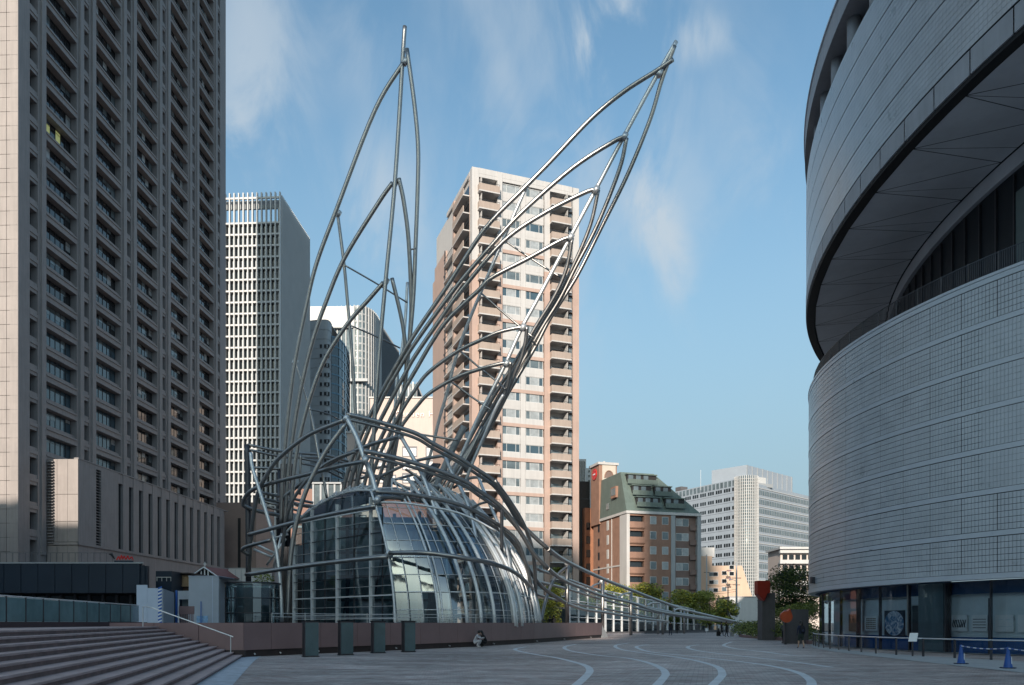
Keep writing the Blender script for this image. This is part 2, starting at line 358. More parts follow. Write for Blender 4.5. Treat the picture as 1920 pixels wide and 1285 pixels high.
band([(374, 1310), (420, 1270), (446, 1248), (462, 1236), (472, 1231)], 0.9, mat('blue_white_tactile_band', (0.42, 0.46, 0.52), 0.6, var=0.3, scale=2.2))
# pale apron beside the museum on the right
ap_o = [(16.6, 8), (16.15, 18), (16.2, 24.8), (16.4, 29.1), (16.9, 34.9), (17.7, 43.3), (19.2, 50), (21.8, 57.5)]
ap_i = [(30, 8), (24.5, 18), (22.6, 24.8), (21.6, 29.1), (20.6, 33.2), (19.3, 40), (19.9, 49), (22.3, 57.0)]
mb = MB(); A = crspline([Vector((*p, 0.02)) for p in ap_o]); B = crspline([Vector((*p, 0.02)) for p in ap_i])
for i in range(len(A)-1): mb.quad(A[i], B[i], B[i+1], A[i+1])
struct('museum_pavement', mb, M['apron'])

# raised terrace behind the granite wall
WL = [(-18.6, 36.3), (-12.4, 36.3), (-11.6, 37.9), (-9.9, 40.7), (-5.5, 47.2), (-2.5, 52.4), (1.75, 62), (5.2, 72), (9.6, 84)]
TZ = 1.25
ter = MB().prism([(p[0], p[1]+0.25) for p in WL[1:]]+[(7.5, 96), (-20, 118), (-62, 118), (-62, 44.5), (-22.5, 44.5)], 0, TZ)
struct('terrace', ter, M['concrete'])

# ---- granite boundary wall, panels between thin joints over a recessed plinth
wt = thing('granite_wall', 'long purple brown granite wall curving away in front of the glass dome', 'wall')
for (a, b) in zip(WL[:-1], WL[1:]):
    a = Vector((*a, 0)); b = Vector((*b, 0)); d = b-a; ln = d.length; n_ = max(1, round(ln/2.4)); u = d/ln; nn = Vector((-u.y, u.x, 0))
    for k in range(n_):
        p = a+u*(ln*k/n_+0.012); q = a+u*(ln*(k+1)/n_-0.012); c = (p+q)/2+nn*0.15
        ov = MB().obox((0, 0, 0), u*((q-p).length/2), nn*0.15, Vector((0, 0, 0.635)))
        obj('stone_panel', ov, M['wall_brown'], wt, c+Vector((0, 0, 0.965)))
    c = (a+b)/2+nn*0.20
    obj('plinth', MB().obox((0, 0, 0), u*(ln/2+0.03), nn*0.13, Vector((0, 0, 0.16))), M['plinth'], wt, c+Vector((0, 0, 0.165)))
obj('end_block', MB().add([(9.6, 84, 0), (10.5, 85.6, 0), (9.9, 86.2, 0), (9.1, 84.7, 0), (9.55, 84.2, 1.5), (10.0, 84.9, 0.9), (9.5, 85.5, 0.9), (9.05, 84.9, 1.5)],
    [(0, 1, 5, 4), (1, 2, 6, 5), (2, 3, 7, 6), (3, 0, 4, 7), (4, 5, 6, 7)]), M['apron'], wt)
for k in range(9):
    t_ = (k+0.5)/9; i = min(int(t_*7)+1, 7); a = WL[i]; b = WL[i+1] if i+1 < len(WL) else WL[i]
    f_ = t_*7-int(t_*7); x = a[0]+(b[0]-a[0])*f_; y = a[1]+(b[1]-a[1])*f_
    obj('spout', MB().tube([(x, y-0.02, 0.16), (x+0.1, y-0.25, 0.14)], 0.035, 8), M['steel_lt'], wt)

# ---- staircase
st = thing('staircase', 'broad flight of purple brown stone steps rising to the left', 'staircase')
NST = 11; RISE = 0.13
dirv = Vector((0.262, -0.965, 0)).normalized()
for k in range(NST):                    # k = 0 lowest
    z = RISE*(k+1); xr = -12.40-0.385*k; yr = 36.15
    nosep = Vector((xr, yr, 0)); far = nosep+dirv*60
    # tread slab runs to the left of its nose line
    back = Vector((-0.40-0.02, 0, 0))
    slab = MB().add([nosep+Vector((0, 0, z-0.045)), far+Vector((0, 0, z-0.045)), far+back*1.0+Vector((0, 0, z-0.045)), nosep+back+Vector((0, 0, z-0.045)),
                     nosep+Vector((0, 0, z)), far+Vector((0, 0, z)), far+back+Vector((0, 0, z)), nosep+back+Vector((0, 0, z))],
                    [(0, 1, 5, 4), (1, 2, 6, 5), (2, 3, 7, 6), (3, 0, 4, 7), (4, 5, 6, 7), (3, 2, 1, 0)])
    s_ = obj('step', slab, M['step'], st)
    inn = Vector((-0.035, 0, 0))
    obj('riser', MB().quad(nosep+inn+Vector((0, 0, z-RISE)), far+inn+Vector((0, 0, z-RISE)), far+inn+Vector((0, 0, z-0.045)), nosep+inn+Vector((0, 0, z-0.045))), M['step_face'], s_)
xt = -12.40-0.385*NST; top = RISE*NST
lnd = Vector((xt+0.36, 36.15, 0)); fr = lnd+dirv*60
obj('landing', MB().prism([(lnd.x, lnd.y), (lnd.x-1.5, 44.9), (-62, 44.9), (-62, -20), (fr.x-2, fr.y)], 0.9, top-0.005), M['step'], st)
# the short flank wall that closes the steps below the granite wall
obj('flank', MB().box(-19, -12.3, 36.16, 36.28, 0, 0.34), M['plinth'], st)

# curb and glass balustrade on the landing
ca = Vector((-17.6, 25.5, 0)); cbv = Vector((-20.5, 43.2, 0)); u = (cbv-ca).normalized(); ca = ca-u*16; nn = Vector((-u.y, u.x, 0))
cl_ = (cbv-ca).length
rb = thing('glass_balustrade', 'long greenish glass balustrade on a dark granite curb above the steps', 'balustrade')
obj('curb', MB().obox((ca+cbv)/2+Vector((0, 0, 1.53)), u*(cl_/2), nn*0.2, Vector((0, 0, 0.11))), mat('maroon_curb', (0.055, 0.022, 0.028), 0.5, var=0.2), rb)
n_ = int(cl_/1.5)
for k in range(n_):
    p = ca+u*(cl_*(k+0.03)/n_); q = ca+u*(cl_*(k+0.97)/n_)
    obj('glass_pane', MB().obox((p+q)/2+Vector((0, 0, 2.08)), u*((q-p).length/2), nn*0.008, Vector((0, 0, 0.43))), M['glass_rail'], rb)
    obj('post', MB().obox(ca+u*(cl_*k/n_)+Vector((0, 0, 2.1)), u*0.02, nn*0.03, Vector((0, 0, 0.46))), M['steel_dark'], rb)
obj('handrail', MB().tube([ca+Vector((0, 0, 2.56)), cbv+Vector((0, 0, 2.56))], 0.025, 8), M['steel_lt'], rb)
obj('curb_end', MB().obox(cbv+Vector((0.15, 0.35, 1.50)), u*0.3, nn*0.35, Vector((0, 0, 0.09))), M['black'], rb)
# sloping translucent canopy behind the balustrade
cn = thing('glass_canopy', 'low sloping pale green glass roof behind the balustrade', 'canopy')
c0 = Vector((-23.0, 22, 0)); c1 = Vector((-23.6, 46, 0))
for k in range(10):
    p = c0.lerp(c1, k/10+0.003); q = c0.lerp(c1, (k+1)/10-0.003)
    obj('roof_pane', MB().add([p+Vector((0, 0, 1.5)), q+Vector((0, 0, 1.5)), q+Vector((-0.2, 0, 2.75)), p+Vector((-0.2, 0, 2.75)), p+Vector((-5, 0, 3.1)), q+Vector((-5, 0, 3.1))],
        [(0, 1, 2, 3), (3, 2, 5, 4)]), mat('frosted_green_glass_%d' % k, (0.42, 0.56, 0.56), 0.25, var=0.12, scale=0.3) if k == 0 else bpy.data.materials['frosted_green_glass_0'], cn)
    obj('rafter', MB().obox(p+Vector((-0.05, 0, 2.1)), (0.03, 0, 0), (0, 0.03, 0), (0, 0, 0.62)), M['steel_lt'], cn)

# sloping handrail beside the steps
hr = thing('stair_handrail', 'thin steel handrail sloping down beside the steps in front of the granite wall', 'handrail')
tp = at(268, 1137.5, 35.2); tp2 = at(286, 1140, 35.0); en = at(437, 1194.5, 35.0)
obj('rail', MB().tube([tp, at(277, 1138, 35.1), tp2, en], 0.028, 8), M['steel_lt'], hr)
obj('post', MB().tube([(tp.x, tp.y, 1.43), tp], 0.022, 8), M['steel_lt'], hr)
for t_ in (0.97,):
    c = tp2.lerp(en, t_); obj('post', MB().tube([(c.x, c.y, 0.2), c], 0.022, 8), M['steel_lt'], hr)

# four info pylons
py = [(582, 1232.4, .62), (648, 1229, .62), (709, 1225.4, .62), (766, 1223.3, .62)]
plab = ['nearest and leftmost of four dark glass slabs before the granite wall', 'second from the left of four dark glass slabs before the granite wall',
        'third from the left of four dark glass slabs before the granite wall', 'rightmost of four dark glass slabs, closest to the crouching couple']
pm = mat('dark_teal_glass_panel', (0.07, 0.115, 0.125), 0.14, var=0.2, scale=1.2, spec=1.0)
for i, (px, p_y, w) in enumerate(py):
    Y = EYE*F/(p_y-HZ); x = (px-CX)/F*Y
    pl = thing('glass_slab', plab[i], 'information slab', (x, Y, 0), R(33), 'dark glass slabs in front of the granite wall')
    if i == 0:
        sm = {'body': MB().box(-.30, .36, -.10, .26, .04, 1.66).mesh('body', M['steel_dark']),
              'face': MB().box(-.27, .35, -.125, -.10, .08, 1.60).mesh('face', pm),
              'cap': MB().box(-.34, .40, -.15, .30, 1.66, 1.71).mesh('cap', M['black']),
              'base': MB().box(-.33, .39, -.15, .29, 0.006, .04).mesh('base', M['black'])}
    for k, me in sm.items(): inst(k, me, pl)

# ================================================================== LEFT SIDE SMALL BUILDINGS
nv = thing('navy_building', 'long low navy clad building behind the balustrade', 'building')
Yn = 58.0
def fx(px, Y): return (px-CX)/F*Y
def fz(py, Y): return EYE+(HZ-py)/F*Y
x0, x1 = fx(-120, Yn), fx(262, Yn)
obj('soffit', MB().box(x0, x1, Yn+0.1, Yn+3, fz(1110, Yn)-0.1, fz(1110, Yn)), M['black'], nv)
npn = 12
for k in range(npn):
    a = x0+(x1-x0)*k/npn; b = x0+(x1-x0)*(k+1)/npn
    bp('cladding_panel', nv, a+0.02, b-0.02, Yn, Yn+0.15, fz(1112, Yn), fz(1057, Yn), M['navy'])
obj('core', MB().prism([(x0, Yn+.15), (x1+.3, Yn+.15), (x1-4.2, Yn+8), (x0, Yn+8)], fz(1110, Yn), fz(1057, Yn)-.1), M['navy'], nv)
bp('end_panel', nv, x1+0.05, fx(297, Yn+2), Yn+0.25, Yn+0.5, fz(1117, Yn), fz(1061, Yn), M['navy'])
obj('coping', MB().prism([(x0, Yn-.05), (x1+.3, Yn-.05), (x1-4.2, Yn+8), (x0, Yn+8)], fz(1057, Yn), fz(1057, Yn)+.1), M['grey_panel'], nv)
bp('glazing', nv, x0, x1, Yn+3, Yn+3.1, 1.4, fz(1112, Yn), M['win_dark'])
for k in range(14):
    a = x0+(x1-x0)*k/14; bp('column', nv, a, a+0.18, Yn+2.8, Yn+2.98, 1.4, fz(1112, Yn), M['steel_dark'])
n2_ = thing('dark_annex', 'small dark box building with a thin white rail beside the timber sign', 'building')
Yk = 64
bp('wall', n2_, fx(292, Yk), fx(322, Yk), Yk, Yk+5, 1.2, fz(1071, Yk), M['navy'])
bp('rail', n2_, fx(294, Yk), fx(321, Yk), Yk-0.1, Yk-0.05, fz(1083.5, Yk), fz(1082, Yk), M['steel_lt'])
for px in (294, 303, 312, 320): bp('post', n2_, fx(px, Yk), fx(px, Yk)+.05, Yk-.04, Yk+0.0, fz(1090, Yk), fz(1082, Yk), M['steel_lt'])
# timber sign / louvre box
tb = thing('timber_slat_box', 'pale timber slat box under a dark eave near the hoardings', 'building'); Yt = 66
bp('wall', tb, fx(322, Yt), fx(356, Yt), Yt+.2, Yt+6, 1.2, fz(1074, Yt), mat('brown_eave', (0.06, 0.035, 0.025), 0.7))
for k in range(8):
    a = fx(324+k*3.9, Yt); bp('slat', tb, a, a+0.12, Yt, Yt+0.15, fz(1098, Yt), fz(1079, Yt), M['wood'])
bp('panel', tb, fx(323, Yt), fx(355, Yt), Yt+0.16, Yt+0.19, fz(1098, Yt), fz(1079, Yt), M['cream'])
bp('beam', tb, fx(321, Yt), fx(356, Yt), Yt-0.1, Yt+0.2, fz(1100, Yt), fz(1098, Yt), M['wood'])
bp('eave', tb, fx(320, Yt), fx(357, Yt), Yt-0.4, Yt+1, fz(1077, Yt), fz(1074.5, Yt), mat('dark_eave', (0.03, 0.02, 0.018), 0.7))

# hoardings
Yh = 44.9
h1 = thing('site_hoarding', 'tall narrow pale blue hoarding panel left of the blue striped edge', 'hoarding')
for a, b, t_, c in ((256, 276, 1097, 1167), (276.3, 297, 1103, 1172)):
    z0 = max(fz(c, Yh), 1.43); pn = bp('panel', h1, fx(a, Yh), fx(b, Yh), Yh, Yh+0.06, z0, fz(t_, Yh), M['hoard'])
se = obj('striped_edge', MB().box(fx(297, Yh), fx(304, Yh), Yh-0.04, Yh+0.06, 1.43, fz(1103.5, Yh)), M['white_paint'], h1)
zz = 1.5
while zz < fz(1105, Yh):
    a, b = fx(297, Yh)-.005, fx(304, Yh)+.005
    obj('blue_stripe', MB().add([(a, Yh-.046, zz), (b, Yh-.046, zz+.09), (b, Yh-.046, zz+.19), (a, Yh-.046, zz+.10)], [(0, 1, 2, 3)]), M['blue_paint'], se); zz += 0.2
h2 = thing('angled_hoarding', 'grey blue hoarding wall angled back from the blue striped edge', 'hoarding')
for k in range(5):
    p = Vector((fx(304, Yh), Yh+.1, 0)).lerp(Vector((fx(326, Yh+6), Yh+6, 0)), k/5); q = Vector((fx(304, Yh), Yh+.1, 0)).lerp(Vector((fx(326, Yh+6), Yh+6, 0)), (k+.97)/5)
    zt = fz(1104, Yh)-0.0; d = q-p
    obj('panel', MB().obox((p+q)/2+Vector((0, 0, (1.2+zt)/2)), d/2, Vector((-d.y, d.x, 0)).normalized()*.02, Vector((0, 0, (zt-1.2)/2))), M['hoard_grey'], h2)
obj('corner_post', MB().box(fx(329, Yh+6), fx(332, Yh+6), Yh+6, Yh+6.12, 1.2, fz(1107, Yh+6)), M['blue_paint'], h2)
h3 = thing('white_screen', 'plain pale screen wall with a dark opening behind the brown gate', 'wall'); Yw = 56
for a, b, t_, c in ((333, 356, 1108, 1124), (333, 336, 1124, 1168), (353, 356, 1124, 1168)):
    bp('panel', h3, fx(a, Yw), fx(b, Yw), Yw, Yw+.1, max(fz(c, Yw), 1.2), fz(t_, Yw), M['hoard_grey'])
bp('dark_opening', h3, fx(336, Yw), fx(353, Yw), Yw+.5, Yw+.6, 1.2, fz(1124, Yw), M['dark_core'])
gt = thing('brown_gate', 'dark brown slatted gate beside the white plant box', 'gate'); Yg = 50
bp('frame', gt, fx(335, Yg), fx(364, Yg), Yg, Yg+.05, fz(1152, Yg), fz(1137, Yg), M['wall_brown'])
for k in range(9):
    a = fx(336+k*3.1, Yg); bp('slat', gt, a, a+.05, Yg, Yg+.04, 1.25, fz(1152, Yg), M['wall_brown'])
pb = thing('white_plant_box', 'large pale blue grey box shed with stepped sides left of the glass cylinder', 'shed'); Yb = 54
bp('front_wall', pb, fx(354, Yb), fx(410, Yb), Yb, Yb+.1, 1.2, fz(1081, Yb), M['hoard_grey'])
bp('side_wall', pb, fx(410, Yb)+.01, fx(424, Yb+3), Yb+.15, Yb+.3, 1.2, fz(1086, Yb), M['grey_panel'])
bp('top', pb, fx(354, Yb)-.03, fx(410, Yb)+.03, Yb-.04, Yb+3, fz(1081, Yb), fz(1080, Yb), M['hoard'])
bp('seam', pb, fx(398, Yb), fx(399, Yb), Yb-.015, Yb, 1.2, fz(1081, Yb), M['hoard'])
obj('vent_pipe', MB().tube([(fx(379, Yb), Yb-.2, 1.3), (fx(379, Yb), Yb-.2, fz(1128, Yb))], .035, 8), M['blue_paint'], pb)
bp('notice', pb, fx(369, Yb), fx(390, Yb), Yb-.05, Yb-.02, 1.3, fz(1155, Yb), mat('faded_blue_notice', (0.25, 0.42, 0.62), 0.5, var=0.3, scale=4))
gr = thing('gabled_roof_house', 'small white timber gable with black windows and a roof cross above the pale shed', 'house'); Yr = 72
a, b = fx(365, Yr), fx(403, Yr); zt = fz(1065, Yr); zb = fz(1081, Yr); cxm = (a+b)/2
obj('wall', MB().prism([(a, Yr+.1), (b, Yr+.1), (b, Yr+6), (a, Yr+6)], 1.2, zb), M['hoard_grey'], gr)
obj('gable', MB().add([(a, Yr, zb), (b, Yr, zb), (cxm, Yr, zt), (a, Yr+6, zb), (b, Yr+6, zb), (cxm, Yr+6, zt)], [(0, 1, 2), (5, 4, 3)]), M['win_dark'], gr)
obj('roof', MB().add([(cxm, Yr-.2, zt+.1), (b+.4, Yr-.2, zb-.05), (b+2.8, Yr+9, zb-.05), (cxm+2.4, Yr+9, zt+.1)], [(0, 1, 2, 3)]).add([(cxm, Yr-.2, zt+.1), (a-.4, Yr-.2, zb-.05), (a-.4, Yr+6, zb-.05), (cxm, Yr+6, zt+.1)], [(3, 2, 1, 0)]), mat('red_tile_roof', (0.20, 0.075, 0.07), 0.7, var=0.15), gr)
for p, q in (((a-.3, zb-.02), (cxm, zt+.05)), ((b+.3, zb-.02), (cxm, zt+.05))):
    obj('bargeboard', MB().tube([(p[0], Yr-.22, p[1]), (q[0], Yr-.22, q[1])], .06, 4), M['white_paint'], gr)
for fr_ in (0.33, 0.5, 0.67):
    x = a+(b-a)*fr_; h_ = (1-abs(fr_-.5)*2)*(zt-zb); bp('stud', gr, x-.05, x+.05, Yr-.05, Yr-.01, zb, zb+h_, M['white_paint'])
bp('sill', gr, a, b, Yr-.1, Yr-.005, zb-.06, zb+.06, M['white_paint'])
obj('cross', MB().box(cxm-.03, cxm+.03, Yr, Yr+.06, zt+.05, zt+.55).box(cxm-.14, cxm+.14, Yr+.01, Yr+.05, zt+.33, zt+.39), M['white_paint'], gr)
wb = thing('white_cabinet', 'white flat topped plant room behind the dark mast', 'plant room'); Yc = 75
bp('wall', wb, fx(428, Yc), fx(510, Yc), Yc, Yc+4, 1.2, fz(1066, Yc), M['white_panel'])
for px in (441, 452): bp('seam', wb, fx(px, Yc), fx(px, Yc)+.05, Yc-.02, Yc, 1.2, fz(1068, Yc), M['grey_panel'])
bp('coping', wb, fx(428, Yc)-.05, fx(510, Yc), Yc-.05, Yc+4, fz(1066, Yc), fz(1065, Yc), M['grey_panel'])
# glass cylinder
gc = thing('glass_cylinder', 'low dark green glass cylinder with three steel bands left of the dome', 'glass enclosure', (fx(474, 57), 57, TZ))
rc = 1.9; zt = fz(1092, 55)-TZ
for k in range(20):
    a0 = 2*math.pi*k/20+.01; a1 = 2*math.pi*(k+1)/20-.01
    obj('glass_pane', MB().quad((rc*math.cos(a0), rc*math.sin(a0), 0), (rc*math.cos(a1), rc*math.sin(a1), 0), (rc*math.cos(a1), rc*math.sin(a1), zt), (rc*math.cos(a0), rc*math.sin(a0), zt)), M['glass_tank'], gc)
for z, w in ((.05, .05), (zt*.33, .035), (zt*.66, .035), (zt, .06)):
    obj('band', MB().tube([((rc+.02)*math.cos(2*math.pi*k/40), (rc+.02)*math.sin(2*math.pi*k/40), z) for k in range(41)], w, 6, caps=False), M['steel_dark'], gc)
obj('core', MB().cyl(0, 0, 0, zt*.9, rc*.62, 20), M['dark_core'], gc, smooth=True)

# ================================================================== LEFT TOWER
tang = math.atan2(1, 0.034)
LT = thing('office_tower', 'huge brown grey stone office tower with deep recessed window bays at the left', 'office tower', (-68.7, 110, 0), tang)
# local x runs along the shaded facade away from the camera, outward is -y; the sunlit face is x = -0.6, outward -x
FL = 3.95; Z0 = 13.5; NF = 34; ZT = Z0+NF*FL+1.5; LEN = 72.0
dep = 1.1
bp('core', LT, dep+0.1, LEN, dep+.1, 55, 0, ZT+66, M['granite_shaded'])
pil = [(-0.6, 1.9)]
for k in range(6):
    s = 13.0*k; pil.append((s+3.7, s+5.6))
    if k < 5: pil.append((s+13.2, s+14.9+.3))
pil = [(-0.6, 1.9)]+[(13.0*k+3.7, 13.0*k+5.6) for k in range(5)]+[(13.0*k+13.3, 13.0*k+15.2) for k in range(5)]+[(68.8, 72)]
for a, b in pil:
    bp('pier', LT, a, b, 0, dep+.08, 0, ZT, M['granite_shaded'])
    if b-a < 2: bp('pier_rib', LT, a+.55, b-.35, -.28, 0, Z0-2, ZT, M['granite_shaded'])
# big bays
wbig = MB()
for k in range(7): wbig.box(7.7*k/6-.04, 7.7*k/6+.04, -.06, 0, 0, 2.35)
wbig.box(0, 7.7, -.05, 0, 0, .07).box(0, 7.7, -.05, 0, 2.28, 2.35).box(0, 7.7, -.045, 0, 1.75, 1.80)
wbig = wbig.mesh('window', M['frame_dark'])
gbig = {m_: MB().box(0, 7.7, 0, .03, 0, 2.35).mesh('pane', M[m_]) for m_ in ('win_dark', 'win_blue')}
blm = {m_: MB().box(0, 1.16, -.035, -.004, 0, 1.0).mesh('blind', M[m_]) for m_ in ('win_mid', 'win_curtain')}
wsm = MB().box(-.0, .07, -.05, 0, 0, 2.35).box(1.93, 2.0, -.05, 0, 0, 2.35).box(0, 2, -.05, 0, 0, .07).box(0, 2, -.05, 0, 2.28, 2.35).mesh('window', M['frame_dark'])
gsm = MB().box(0, 1.8, 0, .03, 0, 2.35).mesh('pane', M['win_dark'])
spb = MB().box(0, 7.7, .0, dep, 0, 1.1).box(0, 7.7, -.14, 0, 0.78, 1.02).box(0, 7.7, .35, dep, 1.1, 1.6).mesh('spandrel', M['granite_shaded'])
sps = MB().box(0, 1.9, .12, dep, 0, 1.5).box(0, 1.9, .0, .12, .5, 1.0).mesh('spandrel', M['granite_shaded'])
litp = MB().box(0, 1.2, -.02, .0, 0, 2.1).mesh('lit_pane', M['lit'])
for k in range(5):
    xb = 13.0*k+5.6
    for f in range(NF):
        z = Z0+f*FL
        inst('spandrel', spb, LT, (xb, 0, z))
        w = inst('window', wbig, LT, (xb, dep-.02, z+1.6))
        inst('pane', gbig['win_blue' if (f < 9 and k < 2) else 'win_dark'], w, (0, .0, 0))
        for j in range(6):
            if random.random() < .30:
                b_ = inst('blind', blm['win_mid' if random.random() < .8 else 'win_curtain'], w, (j*7.7/6+.06, 0, 0)); h_ = random.uniform(.4, 1.6); b_.scale = (1, 1, h_); b_.location.z = 2.3-h_
        if k == 0 and f == 15:
            for j in (0, 1, 3): inst('lit_pane', litp, w, (j*7.7/6+.04, 0, .1))
for xs in [1.9]+[13.0*k+15.2 for k in range(4)]+[13.0*4+15.2-.2]:
    for f in range(NF):
        z = Z0+f*FL
        inst('spandrel', sps, LT, (xs-.05, 0, z))
        w = inst('window', wsm, LT, (xs-.05, dep-.02, z+1.55)); inst('pane', gsm, w, (.05, 0, 0))
bp('parapet', LT, -.6, LEN, -.02, dep, ZT-.02, ZT+2, M['granite_shaded'])
# sunlit end face: granite panels in the paler sunlit tone, with joints, outward -x
bp('end_backing', LT, -.50, dep+.08, dep+.1, 55, 0, ZT+66, M['joint'])
ep = MB().box(0, .1, 0.03, 1.62, .03, FL/2-.03).mesh('stone_panel', M['granite_sunlit'])
ys = [0, 1.65, 3.3, 5.6, 7.25]
cnt = 0
for yk in (0.0, 1.65):
    for f in range(-6, 68):
        z = Z0+f*FL/2
        inst('stone_panel', ep, LT, (-.62, yk+dep*0+0.0, z)); cnt += 1
wl_ = MB().box(0, .12, 0, 1.5, 0, 2.4).mesh('window', M['frame_dark']); wlg = MB().box(-.02, 0, .1, 1.4, .1, 2.3).mesh('pane', M['win_dark'])
for f in range(-2, NF):
    z = Z0+f*FL
    w = inst('window', wl_, LT, (-.52, 3.45, z+1.2)); inst('pane', wlg, w)
    bp('end_spandrel', LT, -.62, -.5, 3.35, 12, z-.2, z+1.15, M['granite_sunlit'])
    bp('end_pier', LT, -.62, -.5, 5.1, 12, z+1.15, z+3.75, M['granite_sunlit'])
# podium
P0 = 5.7; PX = -4.75; PT = 25.7      # local: x 5.7.., y from -4.75 to 0
bp('podium_core', LT, P0+.45, 61, PX+.6, -.02, 0, PT-.1, M['granite_shaded'])
bp('podium_front_backing', LT, P0+.12, P0+.44, PX+.1, -.02, 0, PT-.05, M['joint'])
for i in range(3):
    for j, (z0, z1) in enumerate(((0, 4.4), (4.4, 8.8), (8.8, 13.0), (13.5, 16.5), (16.5, 20.5), (20.5, PT))):
        bp('stone_panel', LT, P0, P0+.12, PX+i*1.58+.02, PX+(i+1)*1.58-.02, z0+.03, z1-.03, M['granite_sunlit'])
bp('podium_ledge', LT, P0-.15, 62, PX-.2, PX+.05, 13.05, 13.45, M['granite_shaded'])
bp('podium_ledge', LT, P0-.15, P0+.05, PX-.15, 0, 13.05, 13.45, M['granite_sunlit'])
bp('podium_wall', LT, P0+.13, 61, PX, PX+.58, 0, 13.05, M['granite_shaded'])
bp('podium_wall', LT, P0+.13, 10.4, PX, PX+.58, 13.45, PT-.02, M['granite_shaded'])
bp('podium_wall', LT, 11.8, 16.3, PX, PX+.58, 13.45, PT, M['granite_shaded'])
lv = MB()
for k in range(26): lv.obox((0.7, .2, k*.44+.2), (.7, 0, 0), (0, .16, .06), (0, 0, .04))
obj('louvre', lv, M['granite_shaded'], LT, (10.4, PX, 13.6))
bp('louvre_back', LT, 10.4, 11.8, PX+.4, PX+.56, 13.45, PT-.4, M['black'])
bp('louvre_head', LT, 10.4, 11.8, PX, PX+.3, PT-.6, PT-.01, M['granite_shaded'])
lv = MB()
for k in range(28): lv.obox((0, 0, k*.44+.2), (.16, 0, .05), (0, .55, 0), (0, 0, .04))
obj('louvre', lv, M['granite_shaded'], LT, (P0-.25, -.65, 13.2))
for k in range(13):
    x = 16.8+3.25*k
    bp('fin', LT, x+1.45-.0, x+3.25, PX, PX+.58, 13.45, PT-.02, M['granite_shaded'])
    w = bp('slot_window', LT, x, x+1.45, PX+.45, PX+.5, 13.6, 24.1, M['win_dark'])
    bp('slot_head', LT, x, x+1.45, PX+.08, PX+.5, 24.1, PT-.04, M['granite_shaded'])
bp('fin', LT, 16.3, 16.8, PX, PX+.58, 13.45, PT-.02, M['granite_shaded'])
bp('podium_coping', LT, P0-.02, 61.2, PX-.06, PX+.62, PT, PT+.18, M['granite_shaded'])
bp('rear_block', LT, 66, 78, -9.3, 0, 0, 28.5, mat('warm_granite', (0.27, 0.20, 0.175), 0.65, var=0.1, scale=0.4))
bp('rear_slot', LT, 65.9, 66, -5.8, -5.2, 2, 25, M['black'])
# red strokes and a dark bird shape low by the tower
rs = thing('red_strokes', 'small red strokes with a dark bird shape low on the brown tower', 'sign', tuple(at(215, 1050, 60)))
pts = [(0.05, 0), (0.2, .25), (0.3, 0.02), (.42, .35), (.5, .05), (.62, .28), (.75, .04), (.9, .3), (1.0, .05), (1.2, .22), (1.3, .0)]
obj('red_curve', MB().tube(crspline([(p[0]+.1, 0, p[1]) for p in pts], 5), .05, 6), M['red_sign'], rs)
obj('bird', MB().tube([(-.45, 0, .45), (-.25, 0, .42), (-.1, 0, .2), (0, 0, .05)], [.03, .1, .08, .03], 6), M['black'], rs)
obj('bracket', MB().box(-.05, 1.4, .03, .08, -.6, -.05), M['navy'], rs)
fe = thing('roof_railing', 'faint thin railing on the roof of the navy building', 'railing', (fx(0, 63)-4, 63, fz(1056, 63)))
obj('rail', MB().box(0, 13, 0, .04, .8, .84), M['concrete'], fe)
for k in range(27): inst('baluster', MB().box(0, .03, 0, .03, 0, .8).mesh('baluster', M['concrete']) if k == 0 else bpy.data.meshes['baluster'], fe, (k*.5, 0, 0))

# ================================================================== WHITE FINNED TOWER
wang = math.atan2(-0.02, 1)
WT = thing('white_finned_tower', 'tall white office tower gridded with slender fins beside the brown tower', 'office tower', (-88.5, 300, 0), math.atan2(-.06, 1))
# local x along the front, corner at x=0, front runs to negative x; right face is x=0, outward +x
WF = 4.32; WN = 35; WTOP = 154.4; NC = 17; cw = 1.78
bp('core', WT, -NC*cw, -1.1, 1.3, 34, 0, WTOP-.2, M['win_dark'])
bp('core_lining', WT, -1.1, -.55, .5, 34.4, 0, WTOP+6, M['grey_panel'])
for c in range(NC+1):
    bp('fin', WT, -c*cw-.22, -c*cw+.22, -.55, .55, 0, WTOP+11.5, M['white_fin'])
for k in range(30):
    y = 1.2+k*1.15; bp('side_fin', WT, -.45, .42, y, y+.38, 0, WTOP+11.0, M['white_fin'])
for f in range(WN+1):
    bp('floor_band', WT, -NC*cw, -.3, -.3, 1.28, WTOP-f*WF-.35, WTOP-f*WF+.3, M['white_fin'])
bp('crown_beam', WT, -NC*cw, -.3, -.3, .3, WTOP+9.2, WTOP+9.9, M['white_fin'])
bp('crown_back', WT, -NC*cw, -.6, 1.8, 2.6, WTOP+6.4, WTOP+9.6, M['grey_panel'])
bp('crown_side', WT, -.9, -.5, 2, 34, WTOP+5.5, WTOP+9.6, M['grey_panel'])
cwm = {}
for mm in ('win_dark', 'win_mid', 'win_curtain'):
    cwm[mm] = MB().box(0, .62, 0, .05, 0, 2.9).mesh('blind', M[mm])
wfm = MB().box(0, 1.34, .2, .25, 0, 3.4).mesh('window', M['win_dark'])
rest = MB(); n_ind = 0
for f in range(WN):
    for c in range(NC):
        x = -(c+1)*cw+.22; z = WTOP-(f+1)*WF+.3
        if c < 12 and f < 25:
            w = inst('window', wfm, WT, (x, .6, z)); inst('blind', cwm[random.choice(['win_mid', 'win_curtain', 'win_curtain', 'win_mid'])], w, (.62, .12, 0))
        else:
            rest.box(x, x+1.34, .8, .85, z, z+3.4, 0)
            rest.box(x+.62, x+1.24, .72, .77, z, z+2.9, 1)
